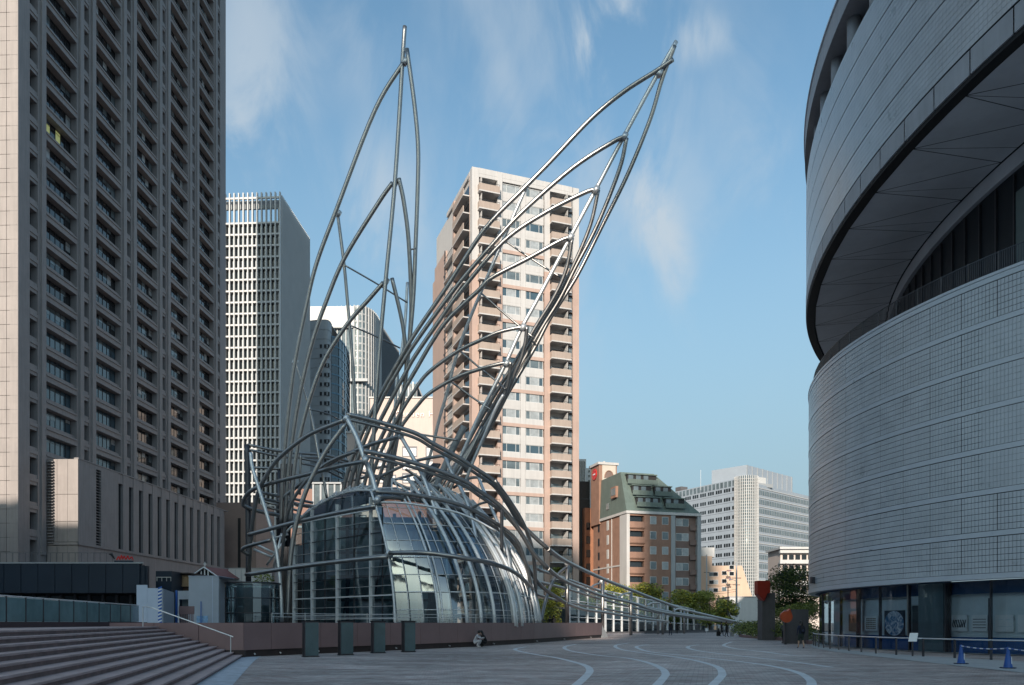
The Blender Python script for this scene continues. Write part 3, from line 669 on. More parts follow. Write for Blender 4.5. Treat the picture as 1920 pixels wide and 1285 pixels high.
tag(obj('lower_window', rest, [M['win_dark'], M['win_curtain']], WT), kind='stuff')

# ================================================================== CURVED GLASS TOWERS
def facade_curve(name, parent, pts, z0, z1, fl, finstep, mglass, mfin, band_h=.8, fin_w=.25, fin_d=.3, mband=None):
    """curved wall: glass, floor bands and vertical fins"""
    P = [Vector((p[0], p[1], 0)) for p in pts]; P = crspline(P, 8)
    g = MB()
    for i in range(len(P)-1): g.quad(P[i]+Vector((0, 0, z0)), P[i+1]+Vector((0, 0, z0)), P[i+1]+Vector((0, 0, z1)), P[i]+Vector((0, 0, z1)))
    obj(name, g, mglass, parent)
    z = z1; fb = None
    if fl:
        fb = MB()
        for i in range(len(P)-1):
            d = (P[i+1]-P[i]).normalized(); n = Vector((d.y, -d.x, 0))*.15
            fb.add([P[i]+n, P[i+1]+n, P[i+1]+n+Vector((0, 0, band_h)), P[i]+n+Vector((0, 0, band_h)), P[i], P[i+1], P[i+1]+Vector((0, 0, band_h)), P[i]+Vector((0, 0, band_h))],
                   [(0, 1, 2, 3), (3, 2, 6, 7), (4, 5, 1, 0)])
        fb = fb.mesh('floor_band', mband or mfin)
        while z > z0: inst('floor_band', fb, parent, (0, 0, z)); z -= fl
    if finstep:
        acc = 0; nx = 0; fm = None
        for i in range(len(P)-1):
            d = P[i+1]-P[i]; l = d.length
            while nx < acc+l:
                p = P[i]+d*((nx-acc)/l); a = math.atan2(d.y, d.x)
                if fm is None: fm = MB().box(-fin_w/2, fin_w/2, -fin_d, 0, 0, z1-z0+1).mesh('fin', mfin)
                inst('fin', fm, parent, (p.x, p.y, z0), a); nx += finstep
            acc += l
    return P
CT = thing('curved_fin_tower', 'large pale tower with a rounded finned corner far behind the steel tubes', 'office tower')
ztA = 1.6+588/F*450
A0 = [(fx(560, 452), 452), (fx(581, 451), 451), (fx(664, 447), 447)]
facade_curve('front_glass', CT, A0, 0, ztA, 0, 2.6, M['win_mid'], M['white_fin'], fin_w=.5, fin_d=.6)
bp('crown_band', CT, fx(560, 452), fx(664, 447), 446, 450, ztA-12, ztA, M['white_fin'])
A1 = [(fx(664, 447), 447), (fx(682, 448), 448), (fx(698, 454), 454), (fx(708, 464), 464), (fx(714, 476), 476)]
facade_curve('curved_glass', CT, A1, 0, ztA, 4.2, 2.2, M['win_mid'], M['white_fin'], band_h=.9, fin_w=.5, fin_d=.7, mband=M['grey_panel'])
bp('ledge', CT, fx(640, 445), fx(690, 446), 444.5, 446.5, fz(713, 446)-1, fz(713, 446)+.6, M['grey_panel'])
A2 = [(fx(714, 476), 476), (fx(726, 492), 492), (fx(737, 508), 508), (fx(747, 522), 522)]
facade_curve('side_wall', CT, A2, 0, ztA, 0, 2.4, M['grey_panel'], mat('dark_grey_fin', (0.12, 0.13, 0.145), 0.5), fin_w=.4, fin_d=.6)
roofp = crspline([Vector((*p, 0)) for p in A1+A2[1:]], 4)
obj('roof', MB().prism([(p.x, p.y) for p in roofp]+[(fx(560, 452), 540), (fx(560, 452), 453)], ztA-.5, ztA), M['grey_panel'], CT)
pd = thing('striped_grey_block', 'grey striped block with sloping dark side just above the pale hotel roof', 'office block')
zP = fz(720, 430)
facade_curve('front_wall', pd, [(fx(745, 432), 432), (fx(765, 430), 430), (fx(781, 430), 430)], 0, zP, 0, 2.3, M['win_mid'], M['white_fin'], fin_w=.9, fin_d=.5)
facade_curve('side_wall', pd, [(fx(781, 430), 430), (fx(790, 452), 452), (fx(798, 470), 470)], 0, zP, 0, 2.3, M['grey_panel'], M['frame_dark'], fin_w=.4, fin_d=.4)
# B: grey stone tower with blue glass drum
BT = thing('blue_glass_tower', 'grey stone tower with a rounded blue glass corner between the white tower and finned tower', 'office tower')
ztB = fz(600, 356)
g1 = facade_curve('stone_wall', BT, [(fx(560, 360), 360), (fx(585, 357), 357), (fx(610, 356), 356), (fx(618, 358), 358), (fx(622, 362), 362)], 0, ztB, 4.3, 0, M['grey_panel'], M['grey_panel'], band_h=.12)
zz = ztB-13
wB = MB().box(-.1, 2.4, -.18, -.06, 0, 1.9).mesh('window', M['frame_dark']); wBp = MB().box(1.6, 2.3, -.2, -.18, .2, 1.7).mesh('pane', M['win_curtain'])
while zz > 2:
    w = inst('window', wB, BT, (fx(600, 356), 356.2, zz)); inst('pane', wBp, w)
    w2 = inst('window', wB, BT, (fx(608, 356), 356.1, zz)); inst('pane', wBp, w2, (-.6, 0, 0)); zz -= 4.3
facade_curve('blue_glass', BT, [(fx(621, 361), 361), (fx(635, 364), 364), (fx(646, 372), 372), (fx(653, 384), 384), (fx(656, 398), 398)], 0, fz(634, 362), 4.3, 4.0, M['win_blue'], M['frame_dark'], band_h=.7, fin_w=.12, fin_d=.2, mband=mat('blue_spandrel', (0.10, 0.20, 0.28), 0.25))
obj('roof', MB().prism([(fx(560, 360), 361), (fx(621, 361), 362), (fx(640, 380), 400), (fx(560, 400), 400)], ztB-.3, ztB), M['grey_panel'], BT)
bp('glass_back', BT, fx(600, 363), fx(640, 385), 385, 386, 0, fz(640, 385), M['win_blue'])

# ================================================================== PINK HOTEL
HT = thing('hotel', 'pale pink hotel block with square windows behind the base of the tubes', 'hotel'); Yq = 230.0
hx0, hx1, hm = fx(694, Yq), fx(830, Yq), fx(650, Yq)
bp('wall', HT, hx0, hx1, Yq, Yq+25, 0, fz(747, Yq), M['hotel']); bp('coping', HT, hx0-.3, hx1, Yq-.3, Yq+25.2, fz(747, Yq), fz(744.5, Yq), M['white_panel'])
bp('wing_wall', HT, hm, hx0-.01, Yq+.5, Yq+24, 0, fz(812, Yq), M['hotel']); bp('wing_coping', HT, hm-.3, hx0-.05, Yq+.2, Yq+24, fz(812, Yq), fz(808, Yq), M['white_panel'])
wh = MB().box(0, 4.4, -.05, .02, 0, 3.1).mesh('window', M['frame_dark'])
whp = MB().box(.35, 2.1, -.09, -.05, .3, 2.5).box(2.35, 4.15, -.09, -.05, .3, 2.5).mesh('pane', M['win_curtain'])
wh1 = MB().box(0, 2.3, -.05, .02, 0, 2.6).mesh('window', M['frame_dark']); wh1p = MB().box(.3, 2.0, -.09, -.05, .3, 2.2).mesh('pane', M['win_curtain'])
z = fz(857, Yq)
while z > 8:
    for px in (754, 798): w = inst('window', wh, HT, (fx(px, Yq), Yq, z)); inst('pane', whp, w)
    for px in (708, 728): w = inst('window', wh1, HT, (fx(px, Yq), Yq, z)); inst('pane', wh1p, w)
    w = inst('window', wh1, HT, (fx(672, Yq), Yq+.5, z)); inst('pane', wh1p, w)
    z -= 3.9
lmat = mat('silver_grey_letters', (0.33, 0.27, 0.26), 0.4, 0.3); xx = 0.0; lroot = None
for ch in 'Garden Hotel':
    if ch == ' ': xx += 1.0; continue
    fc = bpy.data.curves.new('letter', 'FONT'); fc.body = ch; fc.size = 2.3; fc.extrude = 0.12
    fo = bpy.data.objects.new('letter', fc); COL.objects.link(fo); bpy.context.view_layer.update()
    me_ = bpy.data.meshes.new_from_object(fo.evaluated_get(bpy.context.evaluated_depsgraph_get())); bpy.data.objects.remove(fo)
    me_.materials.clear(); me_.materials.append(lmat)
    lo = inst('letter', me_, HT, (fx(741, Yq)+xx, Yq-.2, fz(782, Yq))); lo.rotation_euler = (R(90), 0, 0)
    xx += max(v.co.x for v in me_.vertices)+.38

# low blocks seen through the left of the tubes
ob = thing('salmon_block', 'low salmon coloured block glimpsed through tubes left of the dome', 'building'); Yo = 120
bp('wall', ob, fx(530, Yo), fx(592, Yo), Yo, Yo+10, 0, fz(917, Yo), mat('salmon_wall', (0.27, 0.15, 0.115), 0.7))
for k in range(3): bp('band', ob, fx(529, Yo), fx(593, Yo), Yo-.15, Yo, fz(950+k*40, Yo), fz(946+k*40, Yo), M['white_panel'])
ob2 = thing('glazed_penthouse', 'small blue grey glazed rooftop room behind the dome', 'building'); Yo = 110
bp('wall', ob2, fx(586, Yo), fx(640, Yo), Yo, Yo+8, 0, fz(908, Yo), M['win_mid'])
for px in (586, 600, 613, 626, 638): bp('post', ob2, fx(px, Yo), fx(px, Yo)+.25, Yo-.15, Yo, 0, fz(906, Yo), M['grey_panel'])
bp('roof', ob2, fx(584, Yo), fx(643, Yo), Yo-.3, Yo+8, fz(908, Yo), fz(905, Yo), M['grey_panel'])
dsw = thing('dark_screen_wall', 'dark louvred service wall behind the lower left tubes beside the dome', 'wall')
for k in range(8): bp('louvre_panel', dsw, fx(522, 76)+k*.46, fx(522, 76)+k*.46+.42, 76, 76.2, TZ, fz(1022, 76), M['frame_dark'])
ob3 = thing('russet_low_house', 'low russet roofed house glimpsed behind the dome crown', 'house'); Yo = 130
bp('wall', ob3, fx(716, Yo), fx(800, Yo), Yo, Yo+10, 0, fz(926, Yo), mat('russet', (0.28, 0.12, 0.09), 0.7)); bp('roof', ob3, fx(714, Yo), fx(802, Yo), Yo-.3, Yo+10, fz(926, Yo), fz(922, Yo), M['cream'])

# ================================================================== RESIDENTIAL TOWER
RT = thing('apartment_tower', 'tall pink and white apartment tower with stacked balconies behind the right steel ear', 'apartment tower', (-7.12, 140, 0), math.atan2(.344, .939))
RF = 3.13; RN = 26; RH = RN*RF+.6
bp('core', RT, .3, 20.7, 1.4, 26, 0, RH, M['white_tile'])
# pillars
for a, b, d in ((0, 1.3, 0), (4.8, 5.75, .0), (14.0, 15.05, .0), (19.7, 20.95, 0)):
    zt_ = RH-5*RF
    bp('pillar', RT, a, b, d, 1.4, 0, zt_, M['pink_tile']); bp('white_pillar', RT, a+.01, b-.01, d+.01, 1.4, zt_, RH+.9, M['white_tile'])
bp('central_strip', RT, 9.35, 10.3, .25, 1.4, 0, RH, M['white_tile'])
pan_w = MB().box(0, 3.55, 0, 1.1, 0, 1.05).mesh('spandrel', M['white_tile']); pan_p = MB().box(0, 8.2, -.03, .24, 0, .62).mesh('pink_band', M['pink_tile'])
hd_p = MB().box(0, 3.55, 0, 1.1, 0, .53).mesh('head_panel', M['white_tile'])
def resw(w, h):
    fm = MB().box(0, w, 0, .08, 0, .08).box(0, w, 0, .08, h-.08, h).box(0, .07, 0, .08, 0, h).box(w-.07, w, 0, .08, 0, h).box(w*.24, w*.24+.06, 0, .08, 0, h).box(w*.76, w*.76+.06, 0, .08, 0, h).mesh('window', M['frame_white'])
    gm = {k_: MB().box(.05, w-.05, .08, .12, .05, h-.05).mesh('pane', M[k_]) for k_ in ('win_mid', 'win_curtain', 'win_blue')}
    bl = MB().box(w*.27, w*.76, .05, .075, .08, h-.1).mesh('curtain', M['win_curtain'])
    return fm, gm, bl
wfr, wgl, wbl = resw(3.4, 1.55)
bpar = MB().box(0, 3.9, -.95, -.80, 0, 1.18).box(0, .15, -.8, 1.2, 0, 1.18).box(3.75, 3.9, -.8, 1.2, 0, 1.18).mesh('parapet', M['beige_par'])
bslab = MB().box(-.03, 3.93, -1.0, 1.39, -.22, 0).mesh('slab', M['white_tile'])
brail = MB().box(0, 3.9, -.93, -.88, 1.42, 1.48).box(.0, .05, -.93, -.88, 1.18, 1.42).box(1.95, 2.0, -.93, -.88, 1.18, 1.42).box(3.85, 3.9, -.93, -.88, 1.18, 1.42).mesh('rail', M['frame_dark'])
bwin = {m_: MB().box(.3, 3.4, 1.30, 1.36, .1, 2.2).mesh('balcony_window', M[m_]) for m_ in ('win_dark', 'win_mid')}
bdiv = MB().box(0, .06, -.8, 1.3, 0, 2.6).mesh('divider', M['white_tile'])
for f in range(RN):
    z = f*RF+.3
    for x, (w_, n_) in zip((5.77, 10.32), ((3.4, 0), (3.4, 1))):
        inst('spandrel', pan_w, RT, (x, .25, z))
        w = inst('window', wfr, RT, (x+.06, .32, z+1.05)); g_ = random.choice(['win_mid', 'win_mid', 'win_blue', 'win_curtain'])
        inst('pane', wgl[g_], w, (0, 0, 0))
        if random.random() < .55 and g_ != 'win_curtain': inst('curtain', wbl, w)
    if f < RN-3 and f % 2 == 1: inst('pink_band', pan_p, RT, (5.76, .2, z+2.55))
    elif f < RN-1:
        for x in (5.77, 10.32): inst('head_panel', hd_p, RT, (x, .26, z+2.6))
    for x in (1.1, 15.06):
        b_ = inst('balcony', bslab, RT, (x-(.0 if x > 5 else .05), 0, z)); inst('parapet', bpar, b_); inst('rail', brail, b_)
        inst('balcony_window', bwin[random.choice(['win_dark', 'win_dark', 'win_mid'])], RT, (x, 0, z)); inst('divider', bdiv, b_, (3.2 if x > 5 else .5, 0, 0))
    bp('narrow_window', RT, 18.98, 19.65, .3, .4, z+.9, z+2.6, M['win_mid']); bp('narrow_panel', RT, 18.97, 19.68, .2, .38, z-.2, z+.85, M['white_tile'])
    # left face (x = 0, outward -x): deep balconies seen edge-on
    if f < RN:
        b_ = bp('side_balcony', RT, -1.2, .25, 1.6, 8.6, z-.2, z, M['white_tile'])
        MBp = bpar
        o_ = bp('side_parapet', RT, -1.2, -1.05, 1.6, 8.6, z+.004, z+1.1, M['beige_par'])
        bp('side_window', RT, .22, .28, 2.2, 8.0, z+.1, z+2.3, M['win_dark'])
    if f < RN-2:
        bp('stair_slab', RT, -.5, .25, 9.6, 17.5, z-.15, z+.05, M['white_tile'])
        for k in range(8): bp('stair_baluster', RT, -.48, -.43, 9.8+k*.95, 9.86+k*.95, z+.05, z+1.15, M['steel_dark'])
        bp('stair_rail', RT, -.5, -.42, 9.6, 17.5, z+1.15, z+1.22, M['steel_dark'])
    if f < RN-3: bp('vent_hood', RT, -.15, .25, 18.6, 18.9, z+1.6, z+1.95, M['steel_dark'])
bp('side_wall', RT, -.02, .28, 1.42, 1.58, 0, RH, M['pink_tile']); bp('side_wall', RT, -.9, .28, 8.65, 9.5, 0, RH-1, M['pink_tile'])
bp('side_wall', RT, 0, .28, 17.55, 26.4, 0, RH-2*RF, M['pink_tile'])
bp('drain_pipe', RT, -.25, -.12, 17.7, 17.83, 0, RH-2*RF, M['frame_dark'])
bp('rear_wing', RT, .5, 12, 26.05, 30, 0, RH-2.5*RF, M['pink_tile'])
bp('roof_parapet', RT, 1.32, 19.6, .1, .5, RH, RH+1.0, M['white_tile']); bp('roof_parapet', RT, -.02, .3, 1.6, 17, RH, RH+.8, M['white_tile'])
bp('roof_slab', RT, .02, 20.9, .12, 2.2, RH-.62, RH-.01, M['white_tile']); bp('penthouse', RT, .8, 12, 5, 16, RH+.02, RH+2.4, M['white_tile'])
pl_ = MB()
for k in range(260):
    c = Vector((random.uniform(15.3, 18.6), -1.0+random.uniform(-.25, .3), 3*RF+.3+1.2+random.uniform(-.1, .9)))
    a = random.uniform(0, 6.28); u1 = Vector((math.cos(a), math.sin(a), random.uniform(-.5, .5)))*.16; u2 = Vector((-math.sin(a), math.cos(a), random.uniform(-1, 1))).normalized()*.12
    pl_.quad(c-u1-u2, c+u1-u2, c+u1+u2, c-u1+u2)
tag(obj('balcony_plant', pl_, M['leaf_d'], RT), kind='stuff')

# ================================================================== SLIM BUILDINGS BETWEEN
sb = thing('black_slab_building', 'narrow black windowless building between the pink tower and the brick block', 'building'); Ys = 168
bp('wall', sb, fx(1080, Ys), fx(1106, Ys), Ys, Ys+15, 0, fz(903, Ys), M['black_wall'])
for py_ in (935, 975, 1015, 1055): bp('louvre_band', sb, fx(1088, Ys), fx(1104, Ys), Ys-.1, Ys, fz(py_+2, Ys), fz(py_, Ys), M['frame_dark'])
sb2 = thing('far_white_tower', 'slim pale tower top showing above the black slab building', 'building'); Ys = 240
bp('wall', sb2, fx(1098, Ys), fx(1135, Ys), Ys, Ys+12, 0, fz(878, Ys), M['white_panel'])
for k in range(8): bp('window', sb2, fx(1103, Ys), fx(1106, Ys), Ys-.1, Ys, fz(886+k*9, Ys), fz(882+k*9, Ys), M['win_dark'])
sb3 = thing('far_striped_tower', 'slim dark and white striped tower edge beside the pink tower', 'building'); Ys = 230
bp('wall', sb3, fx(1080, Ys), fx(1099, Ys), Ys, Ys+12, 0, fz(861, Ys), M['white_panel'])
for k in range(3): bp('window_strip', sb3, fx(1086+k*4, Ys), fx(1088.4+k*4, Ys), Ys-.1, Ys, fz(903, Ys), fz(865, Ys), M['win_dark'])

# ================================================================== BRICK BUILDING
BB = thing('brick_building', 'red brick apartment block with a green mansard roof and white corner pillars', 'apartment block', (22, 150, 0), math.atan2(.281, .96))
BF = 2.9; BE = 22.5; BW = 15.6; BD = 17
bp('core', BB, .6, BW-.2, .9, BD+4, 0, BE, M['brick_dark'])
bp('left_wall', BB, 0, .6, .9, BD, 0, BE, M['brick'])
bp('corner_pillar', BB, -.15, .5, -.05, 3.2, 0, BE-.02, M['white_tile'])
bp('cornice', BB, -.3, BW+.1, -.25, .9, BE, BE+.5, M['white_tile']); bp('cornice', BB, -.3, .5, .91, BD, BE, BE+.5, M['white_tile'])
bp('string_course', BB, -.1, 0, 3.3, BD, 12.6, 12.9, M['white_tile']); bp('string_course', BB, -.1, 0, 3.3, BD, 6.0, 6.25, M['white_tile'])
bp('downpipe', BB, -.12, 0, 7.2, 7.35, 0, BE, M['white_tile'])
bp('pillar', BB, 9.2, 10.1, -.15, 1, 0, BE-.02, M['grey_panel']); bp('pillar', BB, 14.9, 15.7, -.15, 1, 0, BE-.02, M['grey_panel'])
bp('brick_pier', BB, 3.55, 9.18, 0, .9, 0, BE, M['brick'])
bp('recessed_wall', BB, 10.12, 14.88, .6, .95, 0, BE, M['brick_dark'])
bwf = MB().box(0, 1.35, -.02, .05, 0, 1.5).mesh('window', M['frame_white']); bwp = {k_: MB().box(.08, 1.27, -.05, -.02, .08, 1.42).mesh('pane', M[k_]) for k_ in ('win_mid', 'win_curtain', 'win_dark')}
bbp = MB().box(0, 3.1, -.3, -.15, 0, 1.15).box(0, 3.1, -.15, .9, -.15, 0).mesh('balcony', M['brick']); bbr = MB().box(0, 3.1, .6, .68, .1, 2.2).mesh('balcony_glass', M['win_dark'])
lwf = MB().box(-.02, .05, 0, 1.1, 0, 1.9).mesh('window', M['frame_white']); lwd = MB().box(-.02, .05, 0, .9, 0, 1.6).mesh('window', M['frame_dark'])
lws = MB().box(-.05, -.02, .12, .98, .12, 1.78).mesh('pane', M['white_panel'])
for f in range(8):
    z = BE-(f+1)*BF+.1
    if z < 0: continue
    inst('balcony', bbp, BB, (.45, 0, z+.1)); inst('balcony_glass', bbr, BB, (.45, .1, z+.1)); bp('balcony_lintel', BB, .45, 3.55, .1, .9, z+2.45, z+2.75, M['brick'])
    for x in (4.75, 7.3):
        w = inst('window', bwf, BB, (x, 0, z+.9)); inst('pane', bwp[random.choice(['win_mid', 'win_curtain', 'win_mid'])], w)
    for x in (10.6, 12.0):
        w = inst('window', bwf, BB, (x, .6, z+.8)); inst('pane', bwp[random.choice(['win_mid', 'win_dark', 'win_curtain'])], w)
    bp('side_balcony', BB, 13.5, 14.88, .2, .6, z, z+1.0, M['brick_dark'])
    w = inst('window', lwf, BB, (0, 8.8, z+.6)); inst('pane', lws, w)
    inst('window', lwd, BB, (0, 13.6, z+.7))
# mansard roof
r0 = [(-.25, -.2, BE+.5), (BW, -.2, BE+.5), (BW, BD, BE+.5), (-.25, BD, BE+.5)]
r1 = [(.1, 3.4, 31.0), (7.2, 3.4, 31.0), (7.2, BD-2, 31.0), (.1, BD-2, 31.0)]
obj('mansard_roof', MB().add(r0+r1, [(0, 1, 5, 4), (1, 2, 6, 5), (2, 3, 7, 6), (3, 0, 4, 7), (4, 5, 6, 7)]), M['green_roof'], BB)
for z, xa, xb in ((24.2, 2.0, 7.0), (24.2, 8.0, 12.2), (26.6, 1.6, 5.6), (26.6, 6.3, 9.9), (28.9, 1.0, 7.2)):
    yf = -.2+(z-BE-.5)/8*3.6
    bp('dormer_dark_box', BB, xa, xb, yf-.15, yf+1.6, z+.1, z+1.5, M['black_wall'])  # solid black box in place of the shaded dormer slot
    bp('dormer_hood', BB, xa-.15, xb+.15, yf-.45, yf+1.8, z+1.5, z+1.7, M['green_roof'])
    bp('dormer_parapet', BB, xa-.1, xb+.1, yf-.75, yf-.55, z-.35, z+.55, M['green_roof'])
    for k in range(int((xb-xa)/1.6)): bp('dormer_window', BB, xa+.3+k*1.6, xa+1.3+k*1.6, yf-.2, yf-.16, z+.3, z+1.4, M['win_mid'])
bp('oriel', BB, -.55, .2, 4.2, 6.6, 26.2, 28.4, M['brick']); bp('oriel_window', BB, -.6, -.55, 4.4, 6.4, 26.7, 28.1, M['win_mid'])
bp('side_dormer_window', BB, -.35, -.2, 8.2, 9.4, 24.4, 25.6, M['win_mid'])
bp('lift_tower', BB, -.4, 3.6, 13, 17.5, 22, 34.3, M['brick']); bp('lift_tower_cap', BB, -.7, 3.9, 12.7, 17.8, 34.3, 34.8, M['white_tile'])
bp('lift_tower_face', BB, .3, 3.3, 12.9, 13, 31, 34.3, M['cream'])
obj('arch', MB().tube([(1.8+1.0*math.cos(t_*math.pi/8), 12.85, 31.6+1.5*math.sin(t_*math.pi/8)) for t_ in range(9)], .12, 6), M['brick'], BB)
obj('arch_panel', MB().add([(1.8+.9*math.cos(t_*math.pi/8), 12.86, 31.6+1.35*math.sin(t_*math.pi/8)) for t_ in range(9)], [tuple(range(9))]), M['brick_dark'], BB)
obj('round_sign', MB().tube([(-.42, 15.2, 32.6), (-.6, 15.2, 32.6)], 1.15, 20), M['red_sign'], BB)
obj('round_sign_bar', MB().box(-.65, -.6, 14.7, 15.7, 32.45, 32.75), M['white_paint'], BB)
obj('roof_finial', MB().sphere((1.6, 15, 35.1), .35, .35, .4), M['white_tile'], BB)
# rear brick wing with dark windows
rw = thing('orange_brick_annex', 'narrow orange brick annex with dark windows left of the green roofed block', 'apartment block', (22-.281*18, 150+.96*18, 0), math.atan2(.281, .96))
bp('wall', rw, -1.6, 2, 0, 10, 0, 26, mat('orange_brick', (0.36, 0.16, 0.09), 0.75, var=0.12, scale=0.7))
for f in range(8): w = bp('window', rw, -1.2, -.3, -.06, 0, 1+f*2.9, 2.6+f*2.9, M['frame_dark']); bp('pane', w, .08, .82, -.03, 0, .1, 1.5, M['win_dark'])

# ================================================================== GREY OFFICE (right background)
GO = thing('grey_office_block', 'wide pale grey office block with rows of small windows and a rounded lattice corner', 'office block', (98.5, 330, 0), 0)
def face_boxes(dirx, diry): return math.atan2(diry, dirx)
gL = bpy.data.objects.new('left_face', None)
# left face goes from the corner along (-.492,.871); its own part carries the windows as sub-parts
aL = math.atan2(-.871, .492)       # local x from far end to the corner
lenL = 58.0
M['hazed_grey'] = mat('hazed_grey_panel', (0.33, 0.37, 0.42), 0.5, var=0.05, scale=0.2)  # haze of distance put into a paler, bluer panel colour
lf = inst('left_face', MB().box(0, lenL-3, 0, .6, 0, 63).mesh('left_face', M['hazed_grey']), GO, (-.492*lenL, .871*lenL, 0), aL)
for f in range(14):
    z = 58.0-f*3.95
    for gk in range(11):
        for k in range(3):
            x = lenL-5.5-gk*4.9-k*1.35
            k_ = (gk*3+k)
            if k_ > 20: continue
            if 'gow' not in bpy.data.meshes: MB().box(0, 1.0, -.07, .02, 0, 1.5).mesh('gow', M['win_dark'])
            inst('window', bpy.data.meshes['gow'], lf, (x, 0, z))
for k in range(22): bp('top_window', lf, 2+k*2.4, 3.6+k*2.4, -.1, 0, 60.2, 62.6, M['win_mid'])
for f in range(14): bp('panel_joint', lf, 0, lenL-3, -.03, 0, 57.2-f*3.95, 57.3-f*3.95, M['tile_back'])
aR = math.atan2(.688, .726)
rf = inst('right_face', MB().box(3, 60, 0, .6, 0, 61).mesh('right_face', M['hazed_grey']), GO, (0, 0, 0), aR)
for f in range(14):
    bp('glass_ribbon', rf, 4, 60, -.1, 0, 56.6-f*3.95, 58.5-f*3.95, M['win_mid'])
    bp('floor_ledge', rf, 3, 60, -.25, 0, 59.2-f*3.95, 59.5-f*3.95, M['white_panel'])
for k in range(38): bp('mullion', rf, 4+k*1.5, 4.12+k*1.5, -.16, -.1, 2, 60.4, M['grey_panel'])
# rounded lattice corner
cc = Vector((1.2, 4.5)); rr = 4.9
obj('corner_glass', MB().tube([(cc.x, cc.y, 0), (cc.x, cc.y, 63.5)], rr-.25, 28), M['win_mid'], GO, smooth=True)
rg = MB().tube([(cc.x+rr*math.cos(2*math.pi*k/28), cc.y+rr*math.sin(2*math.pi*k/28), 0) for k in range(29)], .14, 4, caps=False).mesh('lattice_ring', M['white_fin'])
for k in range(48): inst('lattice_ring', rg, GO, (0, 0, 1+k*1.3))
lm_ = MB().box(-.12, .12, -.12, .12, 0, 63.6).mesh('lattice_bar', M['white_fin'])
for k in range(22):
    a = R(150)+k*R(200)/21; inst('lattice_bar', lm_, GO, (cc.x+(rr+.03)*math.cos(a), cc.y+(rr+.03)*math.sin(a), 0), a)
bp('penthouse', rf, 5, 46, 3, 20, 60.5, 69, M['hazed_grey'])
for k in range(10): bp('penthouse_fin', rf, 5.2+k*4.4, 5.6+k*4.4, 2.8, 3, 61.2, 69, M['grey_panel'])
bp('plant_screen', lf, 16, 52, 8, 18, 61, 65, M['white_panel'])
bp('roof_slab', lf, .5, lenL-4, .62, 20, 60.5, 62, M['grey_panel']); bp('roof_slab', rf, 5, 59, .62, 20, 59, 60.4, M['grey_panel'])
mst = obj('roof_mast', MB().cyl(-14, 22, 61, 70, .08, 6), M['steel_lt'], GO)
bp('roof_plant', lf, 9, 13, 4, 8, 62.01, 66, M['concrete'])

# far white horizontal building + peach building + low white store
wh_ = thing('white_banded_building', 'low white building with wide horizontal bands behind the dark tree', 'building'); Yz = 185
for k in range(5): bp('balcony_band', wh_, fx(1463, Yz), fx(1545, Yz), Yz, Yz+1, fz(1037+k*20, Yz), fz(1030+k*20, Yz), M['white_panel'])
bp('wall', wh_, fx(1466, Yz), fx(1545, Yz), Yz+1, Yz+10, 0, fz(1030, Yz), M['hotel'])
bp('roof', wh_, fx(1461, Yz), fx(1545, Yz), Yz-.5, Yz+10, fz(1030, Yz), fz(1026, Yz), M['white_panel'])
for k in range(4):
    for j in range(5): bp('window', wh_, fx(1470+j*12, Yz), fx(1479+j*12, Yz), Yz+.92, Yz+.98, fz(1049+k*20, Yz), fz(1040+k*20, Yz), M['win_dark'])
pc = thing('peach_building', 'small peach coloured building with a white rooftop block and slanted side', 'building'); Yp = 170
PXa, PXb = fx(1309, Yp), fx(1395, Yp)
obj('wall', MB().add([(PXa, Yp, 0), (fx(1418, Yp), Yp, 0), (fx(1410, Yp), Yp, fz(1118, Yp)), (fx(1391, Yp), Yp, fz(1061, Yp)), (fx(1335, Yp), Yp, fz(1061, Yp)), (fx(1335, Yp), Yp, fz(1043, Yp)), (PXa, Yp, fz(1043, Yp)),
    (PXa, Yp+9, 0), (fx(1418, Yp), Yp+9, 0), (fx(1410, Yp), Yp+9, fz(1118, Yp)), (fx(1391, Yp), Yp+9, fz(1061, Yp)), (fx(1335, Yp), Yp+9, fz(1061, Yp)), (fx(1335, Yp), Yp+9, fz(1043, Yp)), (PXa, Yp+9, fz(1043, Yp))],
    [(0, 1, 2, 3, 4, 5, 6), (1, 8, 9, 2), (2, 9, 10, 3), (3, 10, 11, 4), (4, 11, 12, 5), (5, 12, 13, 6), (6, 13, 7, 0)]), M['peach'], pc)
bp('white_top', pc, PXa, fx(1342, Yp), Yp+1, Yp+8, fz(1044, Yp), fz(1026, Yp), M['white_panel'])
pwf = MB().box(0, 1.1, -.08, .0, 0, .95).mesh('window', M['frame_white']); pwp = {k_: MB().box(.08, 1.02, -.1, -.08, .08, .87).mesh('pane', M[k_]) for k_ in ('win_mid', 'win_curtain', 'win_dark')}
for px, py_ in ((1329, 1081), (1337, 1081), (1353, 1079), (1329, 1096), (1337, 1096), (1353, 1094), (1329, 1111), (1337, 1111), (1353, 1109), (1367, 1068), (1367, 1080)):
    w = inst('window', pwf, pc, (fx(px, Yp), Yp, fz(py_, Yp))); inst('pane', pwp[random.choice(['win_mid', 'win_curtain', 'win_dark'])], w)
ls = thing('low_white_store', 'plain low white walled store behind the bicycles at the far end', 'building'); Yl = 158
bp('wall', ls, fx(1368, Yl), fx(1430, Yl), Yl, Yl+10, 0, fz(1120, Yl), M['white_panel']); bp('roof_edge', ls, fx(1367, Yl), fx(1431, Yl), Yl-.1, Yl+10, fz(1120, Yl), fz(1118.5, Yl), M['grey_panel'])
for k in range(12): bp('fence_bar', ls, fx(1405+k*2, Yl), fx(1405.6+k*2, Yl), Yl-1.6, Yl-1.55, 0, fz(1160, Yl), M['white_panel'])

